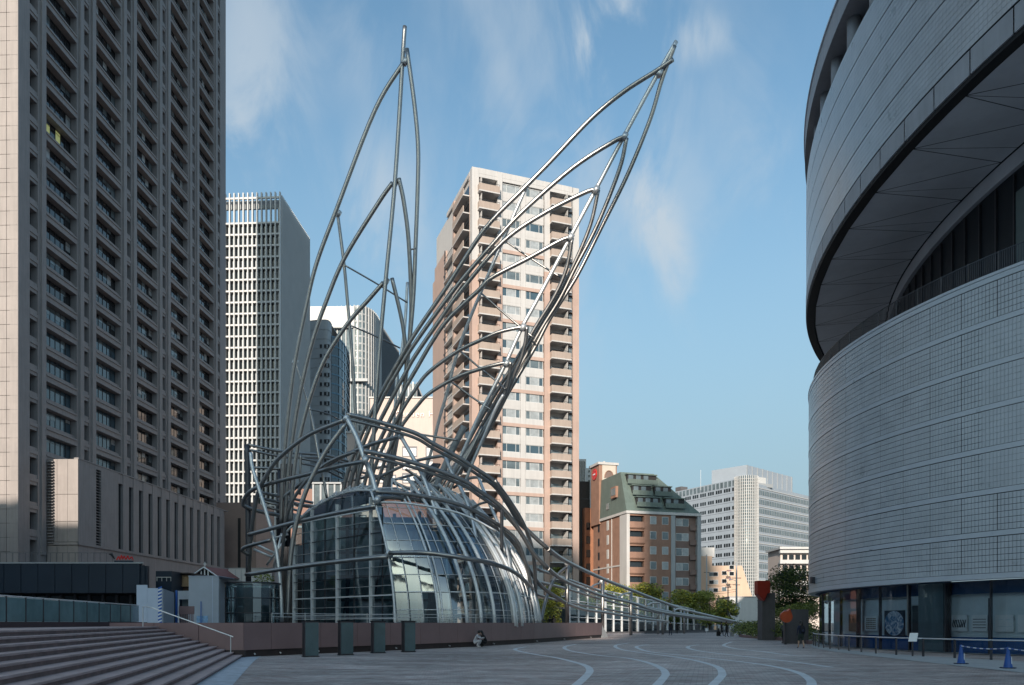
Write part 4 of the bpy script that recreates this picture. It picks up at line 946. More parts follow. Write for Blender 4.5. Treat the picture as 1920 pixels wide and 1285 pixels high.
# poles and lamps
def pole(name, label, px, Y, pyt, r, extra):
    t = thing(name, label, 'pole', (fx(px, Y), Y, 0))
    obj('shaft', MB().cyl(0, 0, 0, fz(pyt, Y), r, 10, r2=r*.6), M['grey_panel'], t, smooth=True)
    for e in extra: e(t)
    return t
Ypo = 140
pole('utility_pole', 'tall slim concrete utility pole before the peach building', 1325, Ypo, 1040, .16, [lambda t: obj('crossarm', MB().box(-.5, .5, -.05, .05, 10.5, 10.6), M['steel_dark'], t)])
def topbits(t):
    obj('crossarm', MB().box(-.8, .8, -.06, .06, 9.5, 9.62), M['steel_dark'], t); obj('lower_crossarm', MB().box(-.6, .6, -.06, .06, 8.3, 8.4), M['steel_dark'], t)
    obj('transformer', MB().cyl(.45, -.1, 4.2, 5.1, .28, 10), M['steel_lt'], t); obj('meter_box', MB().box(-.35, .35, -.3, -.05, 1.6, 2.6), M['steel_lt'], t)
    obj('street_light', MB().tube([(0, 0, 9), (-.7, 0, 9.3), (-1.3, 0, 9.25)], [.04, .04, .14], 6), M['steel_lt'], t)
pole('utility_pole', 'thick utility pole with crossarms and boxes right of the peach building', 1381, Ypo, 1055, .22, [topbits])
lmp = thing('street_lamp', 'slim dark street lamp with a flat red brown head before the white store', 'street lamp', (fx(1365, 135), 135, 0))
obj('post', MB().cyl(0, 0, 0, fz(1102, 135), .09, 8), M['steel_dark'], lmp)
obj('head', MB().box(-.4, .5, -.2, .2, fz(1102, 135), fz(1100, 135)), M['wall_brown'], lmp)
for k, (px, p_y, lb) in enumerate(((1367, 1070, 'upper small red brown awning lamp on the peach wall'), (1367, 1084, 'lower small red brown awning lamp on the peach wall'))):
    a_ = thing('wall_lamp', lb, 'lamp', (fx(px, 167.0), 167.0, fz(p_y, 167.0)))
    obj('shade', MB().add([(-.5, 0, 0), (.5, 0, 0), (.35, -.5, -.25), (-.35, -.5, -.25), (-.5, 0, .12), (.5, 0, .12)], [(0, 3, 2, 1), (4, 3, 0), (4, 5, 2, 3), (5, 1, 2)]), M['wall_brown'], a_)
    obj('arm', MB().box(-.05, .05, 0, 2.9, -.02, .06), M['steel_dark'], a_)
wr = thing('overhead_cable', 'thin black cables strung between the two utility poles', 'cable')
for zc_ in (fz(1108, Ypo), fz(1112, Ypo), fz(1098, Ypo)):
    a = Vector((fx(1325, Ypo), Ypo, zc_)); b = Vector((fx(1381, Ypo), Ypo, zc_+.3)); m_ = (a+b)/2-Vector((0, 0, .25))
    obj('wire', MB().tube(crspline([a, m_, b], 8), .025, 4), M['black'], wr)
# ================================================================== STEEL TUBE SCULPTURE
SC = thing('steel_tube_sculpture', 'giant stainless steel tube framework with two tall pointed ears rising over the dome', 'sculpture')
def tube(pts, r=.205, m='steel', n=10, name='steel_tube', par=None):
    P = crspline([at(*p) for p in pts], 6)
    if len(pts) == 2: P = [at(*pts[0]), at(*pts[1])]
    base = P[0].copy()
    return obj(name, MB().tube([p-base for p in P], r, n), M[m], par or SC, base, smooth=True)
def dl(pts, Ya, Yb):      # spread the distance evenly along a traced tube
    n = len(pts)-1; ls = [0]
    for i in range(n): ls.append(ls[-1]+math.hypot(pts[i+1][0]-pts[i][0], pts[i+1][1]-pts[i][1]))
    return [(p[0], p[1], Ya+(Yb-Ya)*l/ls[-1]) for p, l in zip(pts, ls)]
def T(pts, Ya, Yb, r=.19, **k): return tube(dl(pts, Ya, Yb), r*0.90, **k)
# left ear
T([(759, 50), (755, 110), (741, 335), (723, 528), (712, 650), (705, 745), (699, 845), (693, 925)], 63, 64, .19)
T([(760, 112), (703, 207), (631, 393), (593, 496), (573, 580), (553, 680), (544, 745), (535, 834), (530, 900), (527, 985)], 63, 66, .19)
T([(736, 343), (710, 380), (646, 484), (610, 570), (585, 643), (562, 740), (547, 834), (540, 900), (534, 990)], 63.5, 66, .19)
T([(719, 530), (693, 560), (652, 607), (610, 672), (583, 740), (561, 824), (550, 900), (545, 985)], 63.8, 65, .19)
T([(763, 92), (777, 195), (784, 277), (783, 360), (779, 467), (775, 560), (766, 660), (757, 740), (740, 834), (723, 900), (716, 940)], 62.8, 66, .19)
T([(748, 335), (757, 378), (766, 450), (771, 560), (769, 620), (762, 700), (750, 790), (735, 880), (727, 930)], 63.3, 67, .19)
T([(735, 522), (749, 580), (757, 622), (762, 672), (758, 732), (746, 810), (730, 880), (722, 925)], 63.7, 66, .18)
T([(633, 401), (645, 495), (652, 570), (659, 650), (665, 745), (669, 840), (671, 926)], 65, 66, .15)
T([(647, 498), (706, 532), (764, 568)], 65, 67, .075, name='tie_rod'); T([(656, 610), (716, 636), (750, 653)], 65, 67, .075, name='tie_rod')
T([(581, 768), (612, 775), (640, 789)], 65, 67, .07, name='tie_rod')
T([(554, 678), (567, 720), (581, 768), (591, 818), (597, 852), (605, 890), (613, 934)], 66, 65, .13)
T([(764, 530), (760, 600), (753, 661), (745, 700), (741, 760), (737, 802), (728, 865), (722, 925)], 68, 68, .15, m='steel_lt')
T([(771, 468), (780, 466)], 63.6, 63.6, .07, name='tie_rod')
# right ear
T([(1268, 78), (1231, 143), (1171, 254), (1117, 356), (1070, 444), (1008, 561), (979, 614), (949, 680), (919, 740), (895, 787), (864, 857), (848, 890)], 60, 65, .18, m='steel_lt')  # sunlit spine, its brightness painted in with the paler steel
T([(1262, 112), (1231, 133), (1170, 172), (1107, 224), (1033, 302), (984, 352), (909, 430), (836, 541), (780, 623), (743, 685), (712, 742), (680, 810), (655, 875), (640, 935)], 60, 66, .19)
T([(1173, 257), (1150, 266), (1074, 315), (980, 397), (930, 451), (853, 541), (780, 641), (743, 700), (718, 745), (688, 815), (664, 880), (652, 930)], 60.8, 66, .19)
T([(1119, 356), (1095, 362), (1012, 405), (942, 455), (865, 545), (831, 591), (780, 665), (760, 700), (733, 750), (698, 820), (675, 885), (664, 930)], 61.5, 66, .19)
T([(1072, 445), (1050, 452), (992, 484), (922, 521), (896, 546), (842, 597), (811, 640), (780, 693), (760, 728), (735, 780), (706, 840), (688, 890), (678, 930)], 62, 66, .19)
T([(986, 614), (965, 616), (933, 624), (897, 640), (858, 659), (803, 699), (775, 736), (753, 771), (730, 815), (705, 870), (690, 925)], 63, 66, .17)
T([(955, 681), (940, 682), (905, 691), (858, 707), (806, 737), (781, 763), (752, 801), (725, 855), (702, 925)], 63.5, 66, .17)
T([(1265, 86), (1241, 150), (1219, 224), (1177, 327), (1128, 426), (1087, 508), (1062, 550), (1030, 600), (1004, 650), (970, 708), (951, 740), (931, 779), (903, 830), (872, 885)], 60, 67, .18)
T([(1175, 259), (1161, 319), (1120, 422), (1080, 500), (1050, 560), (1018, 612), (985, 670), (955, 722), (920, 782), (880, 850), (862, 890)], 60.8, 67.5, .18)
T([(1122, 356), (1107, 422), (1078, 492), (1046, 555), (1010, 615), (975, 675), (940, 735), (900, 805), (868, 870)], 61.5, 68, .17)
T([(1073, 446), (1062, 504), (1040, 555), (1005, 612), (965, 680), (925, 745), (880, 825), (852, 885)], 62, 68, .17)
T([(988, 613), (985, 642), (977, 673), (967, 696), (950, 738), (920, 800), (885, 860)], 63, 67, .17)
T([(957, 679), (955, 704), (947, 737), (928, 775), (890, 838), (870, 880)], 63.5, 67, .17)
T([(944, 740), (930, 765), (905, 825), (887, 866), (868, 915)], 62, 64, .14, m='steel_lt')  # sunlit tube, brightness again from the paler steel colour
T([(985, 355), (959, 414), (935, 470), (903, 545), (874, 615), (861, 652), (850, 688), (838, 737), (824, 785), (811, 838), (797, 885), (788, 925)], 64, 68, .15, m='steel_lt')
for a, b in (((944, 450), (1052, 521)), ((903, 551), (1002, 635)), ((864, 660), (935, 718)), ((847, 717), (922, 770)), ((935, 718), (948, 730))):
    T([a, ((a[0]+b[0])/2, (a[1]+b[1])/2+1), b], 65, 64, .09, name='tie_rod')
T([(770, 812), (815, 819), (860, 826)], 66, 66, .10, name='tie_rod')
for k in range(6):      # dense bundle where the ear meets the roof
    T([(905-k*5, 800+k*8), (880-k*7, 850+k*6), (850-k*9, 905), (836-k*10, 940)], 66+k*.7, 66+k*.5, .15)
for k in range(5): T([(800-k*3+25, 870), (790-k*6+12, 905), (775-k*8+10, 940)], 68+k*.6, 68, .12, m='steel_dark')
T([(870, 800), (845, 850), (815, 920)], 67, 67, .32, m='grey_panel', name='flat_blade')
# front wing arcs
for off, r in ((0, .2), (9, .15)):
    T([(649, 777+off), (700, 789+off), (775, 811+off), (812, 832+off), (856, 856+off), (895, 881+off), (927, 904+off), (952, 938+off), (973, 976+off*.6), (999, 1004), (1027, 1029)], 60, 66.5+off*.06, r)
    T([(682, 847+off), (700, 849+off), (762, 864+off), (825, 884+off), (872, 903+off), (897, 920+off), (933, 945+off), (958, 972+off*.6), (981, 1006), (999, 1036), (1027, 1066)], 58.5, 65+off*.06, r)
T([(706, 932), (762, 935), (841, 950), (887, 966), (934, 992), (966, 1022), (994, 1071), (1018, 1102), (1060, 1131)], 57.6, 70, .19)
T([(703, 922), (762, 926), (841, 941), (887, 957), (934, 984), (968, 1013), (984, 1052), (994, 1090), (1000, 1130), (1001, 1168)], 58, 66, .17)
T([(709, 942), (762, 944), (841, 957), (887, 973), (930, 996)], 57.8, 58.5, .10, m='steel_lt')
tube([(730, 1037, 56.0), (794, 1037, 54.9), (840, 1042, 54.9), (872, 1047, 55.2), (919, 1056, 56.2), (966, 1074, 58.8), (1000, 1106, 65.5)], .165)
T([(927, 900), (960, 946), (985, 990), (1000, 1040), (1004, 1100), (1004, 1168)], 62, 69, .18)
# tail
T([(1027, 1029), (1062, 1053), (1129, 1085), (1182, 1106), (1234, 1126), (1283, 1143), (1353, 1160), (1390, 1168)], 66.5, 124, .21)
T([(1027, 1066), (1055, 1087), (1101, 1107), (1135, 1119), (1182, 1130), (1228, 1145), (1280, 1154), (1345, 1163), (1385, 1169)], 65, 124, .19)
T([(1060, 1131), (1096, 1143), (1139, 1149), (1185, 1157), (1253, 1166)], 70, 105, .17)
T([(1001, 1065), (1085, 1094), (1148, 1117), (1205, 1136), (1260, 1148), (1380, 1167)], 76, 128, .17)
T([(1001, 1089), (1055, 1102), (1129, 1124), (1200, 1142), (1270, 1155), (1375, 1168)], 76, 128, .17)
T([(1001, 1113), (1055, 1128), (1129, 1141), (1230, 1160)], 76, 112, .15)
for (px, yt, yb, Y, r) in ((1063.5, 1052, 1168, 76, .21), (1130, 1086, 1180, 92, .22), (1183, 1107, 1190, 101, .21), (1234, 1127, 1152, 112, .17), (1243, 1146, 1186, 108, .18), (1283, 1144, 1186, 116, .16)):
    p = at(px, yt, Y); obj('tail_post', MB().cyl(0, 0, 0, p.z-(TZ if px < 1070 else 0), r, 10), M['steel'], SC, (p.x, p.y, TZ if px < 1070 else 0), smooth=True)
T([(1014, 1166), (1022, 1130), (1034, 1096), (1048, 1076), (1064, 1063)], 72, 76, .18)
for a, b, c in (((1106, 1106), (1113, 1098), (1130, 1092)), ((1158, 1122), (1168, 1115), (1183, 1111)), ((1212, 1136), (1222, 1131), (1236, 1131)), ((1262, 1146), (1272, 1142), (1290, 1146))):
    T([a, b, c], 92, 100, .13)
# left lower wing
T([(650, 784), (669, 821), (684, 862), (697, 893), (708, 935), (712, 950), (722, 997), (730, 1037), (736, 1072), (740, 1110), (742, 1166)], 60, 56.2, .21, m='steel_lt', name='corner_rib')
T([(648, 787), (590, 810), (559, 829), (520, 862), (497, 896), (484, 924), (476, 962), (470, 1017), (466, 1085)], 60, 66, .19)
T([(649, 794), (614, 842), (586, 893), (567, 940), (553, 994), (544, 1056), (538, 1166)], 60, 60, .2)
T([(686, 865), (637, 874), (583, 888), (528, 901), (489, 912), (470, 921), (460, 932), (456, 944), (460, 950), (482, 958), (520, 966), (552, 975)], 58.4, 68, .19)
T([(706, 949), (637, 961), (559, 978), (510, 991), (466, 1003)], 57.6, 62, .19)
T([(727, 1044), (637, 1053), (544, 1065), (461, 1078)], 56.4, 60, .19)
T([(508, 1013), (473, 1022), (458, 1027), (455, 1033), (466, 1040)], 63, 65, .17)
T([(752, 818), (700, 832), (661, 848), (630, 863), (583, 893), (544, 923), (526, 939)], 62, 66, .18)
T([(666, 847), (630, 860), (600, 878), (566, 912), (540, 960), (530, 1030), (527, 1090)], 62, 66, .15)
T([(752, 819), (778, 865), (794, 896), (808, 935), (817, 965), (838, 1058), (842, 1166)], 62, 56.6, .17, m='steel_lt')
T([(834, 854), (778, 865), (731, 885), (700, 900)], 64, 66, .15)
T([(834, 855), (848, 888), (862, 912), (882, 962), (898, 1047), (905, 1166)], 64, 57.2, .16, m='steel_lt')
T([(897, 895), (878, 898), (850, 915)], 66, 67, .14); T([(897, 895), (906, 918), (920, 950), (945, 1012), (960, 1090), (966, 1166)], 66, 60, .15, m='steel_lt')
T([(923, 940), (900, 945), (878, 958)], 66, 67, .12)
T([(534, 936), (560, 945), (600, 950)], 66, 67, .12)
T([(463, 834), (465, 930), (466, 1092)], 66, 66, .26, m='steel_dark', name='mast')
for dy_ in (0, 9):
    T([(464, 834+dy_), (534, 848+dy_), (606, 853+dy_*.6), (653, 865+dy_*.6)], 66, 70, .13)
    T([(484, 923+dy_*1.2), (520, 930+dy_*1.2), (587, 943+dy_)], 67, 70, .14)
    T([(494, 940+dy_), (560, 958+dy_)], 68, 70, .12)
    T([(566, 860+dy_), (600, 868+dy_), (642, 888+dy_)], 68, 70, .12)
T([(470, 877), (500, 878), (528, 880)], 67, 68, .12)
T([(470, 849), (473, 876), (483, 909), (494, 944), (508, 991), (519, 1037), (526, 1100), (529, 1166)], 63, 61, .16, m='steel_lt')
T([(564, 852), (563, 890), (562, 928)], 68, 68, .12)
for px in (524, 533, 541): T([(px, 880), (px, 1025)], 69, 69, .22, m='steel_dark')
obj('base_block', MB().box(-.5, .5, -.5, .5, 0, 1.5), M['steel_dark'], SC, tuple(at(540, 905, 67)))
for a, b in (((474, 1018), (520, 1040)), ((476, 1030), (512, 1046)), ((512, 1010), (540, 1002)), ((500, 1060), (536, 1010)), ((512, 1070), (528, 1000)), ((558, 975), (528, 1008))):
    T([a, b], 66, 66, .11, m='steel_lt')
for a, b in (((640, 905), (700, 892)), ((700, 892), (760, 915)), ((655, 880), (735, 900)), ((740, 905), (800, 930)), ((690, 880), (745, 872)), ((720, 905), (776, 890)), ((760, 880), (830, 922))):
    T([a, b], 67, 68, .13, m='steel')

for (x_, y_, Y_) in ((760, 116, 63), (742, 342, 63.5), (724, 528, 63.8), (1236, 138, 60.3), (1171, 256, 60.8), (1118, 356, 61.4), (1070, 445, 62), (981, 614, 63), (950, 682, 63.5),
        (649, 785, 60), (685, 863, 58.5), (707, 938, 57.6), (729, 1038, 56.5), (634, 401, 65), (553, 679, 66), (752, 818, 62), (834, 854, 64), (984, 353, 64), (1128, 1090, 92), (1182, 1110, 100), (1064, 1056, 76)):
    c_ = at(x_, y_, Y_); d_ = Vector((.12, 0, .22)); obj('joint_sleeve', MB().tube([-d_, d_], .23, 10), M['steel_lt'], SC, c_, smooth=True)

# ================================================================== GLASS DOME
DM = thing('glass_dome', 'bulging glass and steel pavilion dome under the tube sculpture', 'glass pavilion')
Bc = [(-8.3, 56.1), (-4.2, 55.7), (-.6, 58), (1.3, 62.5), (2.0, 68), (1.6, 75), (-2, 81)]
Tc = [(-10.4, 58.2), (-7.7, 60), (-5.2, 62.5), (-3.4, 66), (-2.4, 70.5), (-3, 75), (-6, 78)]
TH = [11.4, 11.4, 11.4, 11.1, 10.8, 10.5, 10.2]
BP = crspline([Vector((*p, TZ)) for p in Bc], 4); TP = crspline([Vector((*p, h)) for p, h in zip(Tc, TH)], 4)
NVV = 8; NU = len(BP)-1
def dome(i, v, off=0.0):
    i0_ = min(int(i), NU-1); f_ = i-i0_; b = BP[i0_].lerp(BP[i0_+1], f_); t = TP[i0_].lerp(TP[i0_+1], f_); f = v**1.9
    p = Vector((b.x+(t.x-b.x)*f, b.y+(t.y-b.y)*f, b.z+(t.z-b.z)*v))
    if off:
        d = Vector((p.x+5, p.y-70, 0)); d.normalize(); p = p+d*off+Vector((0, 0, off*.2))
    return p
for i in range(NU):
    for j in range(NVV):
        c = dome(i+.5, (j+.5)/NVV); g_ = MB(); gv = []
        for b2 in range(4):
            for a2 in range(4): gv.append(dome(i+.01+.98*a2/3, (j+.01+.98*b2/3)/NVV)-c)
        g_.add(gv, [(b2*4+a2, b2*4+a2+1, b2*4+a2+5, b2*4+a2+4) for b2 in range(3) for a2 in range(3)])
        obj('glass_pane', g_, M['glass_dome'], DM, c, smooth=True)
for i in range(0, NU+1):
    pts = [dome(i, v/16, .12) for v in range(17)]
    obj('rib', MB().tube(pts, .085 if i % 3 == 0 else .035, 8), M['steel_white'] if i % 3 == 0 else M['steel_lt'], DM, smooth=True)
    if i % 6 == 3: obj('rib', MB().tube([p+Vector((.32, 0, 0)) for p in pts], .07, 8), M['steel_white'], DM, smooth=True)
for j in range(1, 9):
    obj('ring_beam', MB().tube([dome(i, j/NVV, .03) for i in range(NU+1)], .12 if j == 8 else (.05 if j % 2 == 0 else .028), 6), M['steel_white'], DM, smooth=True)
# tall outer ribs that catch the sun, standing off the skin and reaching the roof trusses
for i, ex in ((5, 2.0), (6, 2.4), (7, 2.0), (9, 2.2), (10, 2.0), (13, 2.0), (14, 1.8), (17, 1.6)):
    pts = [dome(i, v/14, .45) for v in range(15)]
    tpd = (pts[-1]-pts[-2]).normalized(); pts.append(pts[-1]+tpd*ex)
    obj('outer_rib', MB().tube(pts, .13, 8), M['steel_white'], DM, smooth=True)
    for v in (3, 7, 11): obj('strut', MB().tube([pts[v], dome(i, v/14)], .04, 6), M['steel_white'], DM)
# flat left facet: vertical glazed wall
fa = Vector((-18.5, 67.0, 0)); fb_ = Vector((-8.42, 56.2, 0)); fd = (fb_-fa); fl_ = fd.length; fu = fd/fl_; fn = Vector((fu.y, -fu.x, 0))
def rib_t(z):       # where the leaning corner cuts the facet at height z
    f = ((z-TZ)/(11.4-TZ))**1.9; b = BP[0]; t = TP[0]; return (Vector((b.x+(t.x-b.x)*f, b.y+(t.y-b.y)*f, 0))-fa).dot(fu)
vs_ = [0.0]
for px in (587, 634, 697):
    r_ = (px-CX)/F; s = (r_*fa.y-fa.x)/(fu.x-r_*fu.y); vs_.append(s)
vs_.append(fl_)
zs = [TZ, 3.6, 5.0, 6.45, 8.2, 10.0, 11.4]
for a, b in zip(vs_[:-1], vs_[1:]):
    for s0, s1 in ((a, (a+b)/2), ((a+b)/2, b)):
        for z0, z1 in zip(zs[:-1], zs[1:]):
            if z0 >= 10 and s1 < 7: continue
            e0 = rib_t(z0); e1 = rib_t(z1)
            q = [(s0, z0), (min(s1, e0), z0), (min(s1, e1), z1), (min(s0, e1), z1)]
            if q[1][0] <= s0+.05: continue
            q = [fa+fu*(s_+(.03 if k in (0, 3) else -.03))+Vector((0, 0, z_+(.03 if k < 2 else -.03))) for k, (s_, z_) in enumerate(q)]
            obj('glass_pane', MB().quad(*q), M['glass_dome'], DM)
for s in vs_[:-1]: obj('mullion', MB().obox(fa+fu*s+fn*.08+Vector((0, 0, (TZ+10.9)/2)), fu*.07, fn*.12, Vector((0, 0, (10.9-TZ)/2))), M['steel_white'], DM)
for a, b in zip(vs_[:-1], vs_[1:]): obj('thin_mullion', MB().obox(fa+fu*(a+b)/2+fn*.03+Vector((0, 0, (TZ+10)/2)), fu*.03, fn*.05, Vector((0, 0, (10-TZ)/2))), M['steel_dark'], DM)
for z, w, m_ in ((2.8, .022, 'steel_lt'), (4.3, .022, 'steel_lt'), (5.7, .022, 'steel_lt'), (7.3, .022, 'steel_lt'), (9.1, .022, 'steel_lt'), (3.6, .05, 'steel_white'), (6.5, .07, 'steel_white'), (10.0, .07, 'steel_white'), (5.0, .025, 'steel_dark'), (8.2, .025, 'steel_dark'), (1.9, .03, 'steel_white'), (2.2, .03, 'steel_white')):
    e = rib_t(z); obj('transom', MB().obox(fa+fu*(e/2)+fn*.1+Vector((0, 0, z)), fu*(e/2), fn*.05, Vector((0, 0, w))), M[m_], DM)
# curved roof edge and roof trusses
edge = [at(548, 985, 68), at(575, 962, 67), at(620, 935, 65), at(662, 921, 61), at(700, 920, 58.6)]
for k in range(3): obj('roof_edge', MB().tube([p+Vector((0, k*.8, k*.28)) for p in crspline(edge, 5)], .10, 8), M['steel_white'], DM, smooth=True)
el = crspline(edge, 5)
rim = el+TP[1:]; apx = Vector((-8.5, 69, 12.9))
for i in range(len(rim)-1):
    c = rim[i].lerp(apx, .5); d = rim[i+1].lerp(apx, .5); c.z += .25; d.z += .25
    q1 = [rim[i], rim[i+1], d, c]
    obj('roof_pane', MB().quad(*q1), M['glass_wing'], DM); obj('roof_pane', MB().add([c, d, apx], [(0, 1, 2)]), M['glass_wing'], DM)
    if i % 2 == 0: obj('roof_beam', MB().tube([rim[i]+Vector((0, 0, .1)), c+Vector((0, 0, .12)), apx+Vector((0, 0, .1))], .07, 6), M['steel_white'], DM)
for i in range(2, 20, 2):      # triangular white trusses standing on the roof edge
    a = TP[i]; b = TP[min(i+2, len(TP)-1)]; mid = (a+b)/2+Vector((-.9, 1.2, 1.35))
    obj('truss', MB().tube([a, mid], .065, 6).tube([mid, b], .065, 6).tube([(a+b)/2, mid], .05, 6), M['steel_white'], DM)
    if i > 2: obj('truss_chord', MB().tube([pm_, mid], .06, 6), M['steel_white'], DM)
    pm_ = mid
for i in range(0, len(el)-2, 3):
    a = el[i]; b = el[i+2]; mid = (a+b)/2+Vector((.3, .9, .75)); obj('truss', MB().tube([a, mid], .06, 6).tube([mid, b], .06, 6), M['steel_white'], DM)
# interior
obj('lobby_floor', MB().prism([(-17.5, 67.3), (-8.3, 57.4), (-4, 57), (0, 60), (1.2, 68), (0, 76), (-10, 80)], TZ, TZ+.03), M['dark_core'], DM)
iw = [(-18.1, 67.7), (-13, 66.9), (-7.2, 67.1)]
for p, q in zip(iw[:-1], iw[1:]): obj('inner_wall', MB().prism([p, q, (q[0], q[1]+.2), (p[0], p[1]+.2)], TZ+.031, 10.6), mat('dark_teal_wall', (0.36, 0.46, 0.49), 0.5, var=.3) if p == iw[0] else bpy.data.materials['dark_teal_wall'], DM)
obj('lift_core', MB().box(-9, -5, 67.5, 72, TZ, 9.5), M['dark_core'], DM)
obj('lift_core', MB().box(-14.5, -11.5, 68, 72, TZ, 8.5), M['dark_core'], DM)
for k in range(7): obj('inner_column', MB().cyl(-14+k*2.2, 64-k*.6+abs(k-4)*.7, TZ, 10.5, .14, 8), M['steel_dark'], DM)
for k in range(5): obj('inner_brace', MB().tube([(-14+k*2.3, 65, 2), (-12.5+k*2.3, 64.6, 9.8)], .08, 6), M['steel_dark'], DM)
for k in range(4): obj('gallery_beam', MB().box(-15.5, -.5, 66+k*.02, 66.3+k*.02, 3.4+k*2, 3.6+k*2), M['steel_dark'], DM)
# ---- terrace railing behind the wall
tr_ = thing('terrace_railing', 'low horizontal steel cable railing at the foot of the glass dome', 'railing')
for z in (1.95, 2.15):
    obj('cable', MB().tube([(-14.2, 46.5, z), (-8.2, 51, z), (-2.5, 54.3, z), (2.2, 62.5, z)], .02, 6), M['steel_lt'], tr_)
for k in range(8):
    t_ = k/7; p = Vector((-14.2, 46.5, TZ)).lerp(Vector((-2.5, 54.3, TZ)), t_); obj('post', MB().cyl(0, 0, 0, .95, .025, 6), M['steel_lt'], tr_, p)

# ================================================================== GLASS WING
GW = thing('glass_wing', 'long low glass wing tapering to the right beneath the tube tail', 'glass pavilion')
wa = Vector((fx(1066, 112), 112, 0)); wb_ = Vector((fx(1388, 150), 150, 0)); n_ = 24
def wzt(t_): return 7.2*(1-t_)**.9+1.9*t_
wdir = (wb_-wa).normalized(); wn = Vector((wdir.y, -wdir.x, 0))
for k in range(n_):
    a = wa.lerp(wb_, k/n_); b = wa.lerp(wb_, (k+1)/n_); za, zb_ = wzt(k/n_), wzt((k+1)/n_)
    e = (b-a)*.02
    for (l0, l1) in ((0, .33), (.35, .66), (.68, .98)):
        q = [a+e+Vector((0, 0, za*l0)), b-e+Vector((0, 0, zb_*l0)), b-e+Vector((0, 0, zb_*l1)), a+e+Vector((0, 0, za*l1))]
        obj('glass_pane', MB().quad(*q), M['glass_wing'], GW)
    obj('roof_pane', MB().quad(a+Vector((0, 0, za)), b+Vector((0, 0, zb_)), b-wn*5+Vector((0, 0, zb_+.8)), a-wn*5+Vector((0, 0, za+.8))), M['glass_wing'], GW)
    w = .18 if k % 4 == 0 else .07
    obj('mullion', MB().obox(a+wn*.1+Vector((0, 0, za/2)), wdir*w, wn*.1, Vector((0, 0, za/2))), M['steel_white'], GW)
for l in (.34, .67, 1.0): obj('transom', MB().tube([wa.lerp(wb_, k/n_)+wn*.08+Vector((0, 0, wzt(k/n_)*l)) for k in range(n_+1)], .09 if l == 1 else .06, 6), M['steel_white'], GW)
obj('back_wall', MB().add([wa-wn*5.5, wb_-wn*5.5, wb_-wn*5.5+Vector((0, 0, 1.5)), wa-wn*5.5+Vector((0, 0, 4.0))], [(0, 1, 2, 3)]), M['dark_core'], GW)
obj('kerb', MB().obox((wa+wb_)/2+wn*.3+Vector((0, 0, .12)), (wb_-wa)/2, wn*.15, Vector((0, 0, .12))), M['concrete'], GW)
bw = thing('low_boundary_wall', 'low dark stone kerb wall running below the steel tail', 'wall')
obj('body', MB().obox(((wa+wb_)/2+wn*6+Vector((0, 0, .2))), (wb_-wa)/2*.6, wn*.12, Vector((0, 0, .2))), M['concrete'], bw)
obj('coping', MB().obox(((wa+wb_)/2+wn*6+Vector((0, 0, .43))), (wb_-wa)/2*.6, wn*.16, Vector((0, 0, .03))), M['steel_dark'], bw)
sg = thing('small_white_notice', 'small white notice on the tubes between the two pairs of walkers', 'sign', tuple(at(1325, 1181, 105)))
obj('board', MB().box(-.2, .2, -.02, .0, -.2, .2), M['white_paint'], sg); obj('stem', MB().box(-.02, .02, 0, .03, -.75, .2), M['steel_lt'], sg)

# ================================================================== SCIENCE MUSEUM (right)
SM = thing('round_museum_building', 'curved grey tiled museum with a huge overhanging upper storey at the right', 'museum')
D = (46.5, 50.0, 25.85)
def cp(C, a, r, z): return Vector((C[0]+r*math.cos(a), C[1]+r*math.sin(a), z))
def arcwall(mb, C, r, a0, a1, z0, z1, n, m=0, inward=False):
    for i in range(n):
        a = a0+(a1-a0)*i/n; b = a0+(a1-a0)*(i+1)/n
        q = [cp(C, a, r, z0), cp(C, b, r, z0), cp(C, b, r, z1), cp(C, a, r, z1)]
        mb.quad(*(q[::-1] if inward else q), m)
    return mb
def ring(mb, C, r0, r1, a0, a1, z, n, m=0):
    for i in range(n):
        a = a0+(a1-a0)*i/n; b = a0+(a1-a0)*(i+1)/n
        mb.quad(cp(C, a, r0, z), cp(C, b, r0, z), cp(C, b, r1, z), cp(C, a, r1, z), m)
    return mb
def solid_arc(mb, C, r0, r1, a0, a1, z0, z1, n, m=0):
    arcwall(mb, C, r1, a0, a1, z0, z1, n, m); arcwall(mb, C, r0, a0, a1, z0, z1, n, m, True); ring(mb, C, r0, r1, a0, a1, z1, n, m); ring(mb, C, r1, r0, a0, a1, z0, n, m); return mb
# lower drum
a0, a1 = R(110), R(250); ZB = 4.03; MOD = 2.07; NM = 7; ZD = ZB+NM*MOD
obj('drum_wall', solid_arc(MB(), D, D[2]-.6, D[2]-.03, a0, a1, ZB, ZD, 120), M['tile_back'], SM)
for k in range(NM):
    z = ZB+k*MOD
    obj('smooth_band', solid_arc(MB(), D, D[2]-.05, D[2]+.02, R(150), R(232), z+MOD-.27, z+MOD-.02, 160), M['tile_band'], SM, smooth=False)
obj('bottom_band', solid_arc(MB(), D, D[2]-.6, D[2]+.04, a0, a1, ZB-.28, ZB-.01, 120), M['tile_band'], SM)
pa = 1.85/D[2]; ncol = 10; tw = pa/ncol; rows = 6; rh = (MOD-.30)/rows
indiv = 0; field = MB(); tm = {}
tl_me = MB().box(0, .03, .006, tw*D[2]-.006, .007, rh-.007).mesh('tile', M['tile'])
aS = R(154); aE = R(220)
pcol = int((aE-aS)/pa)
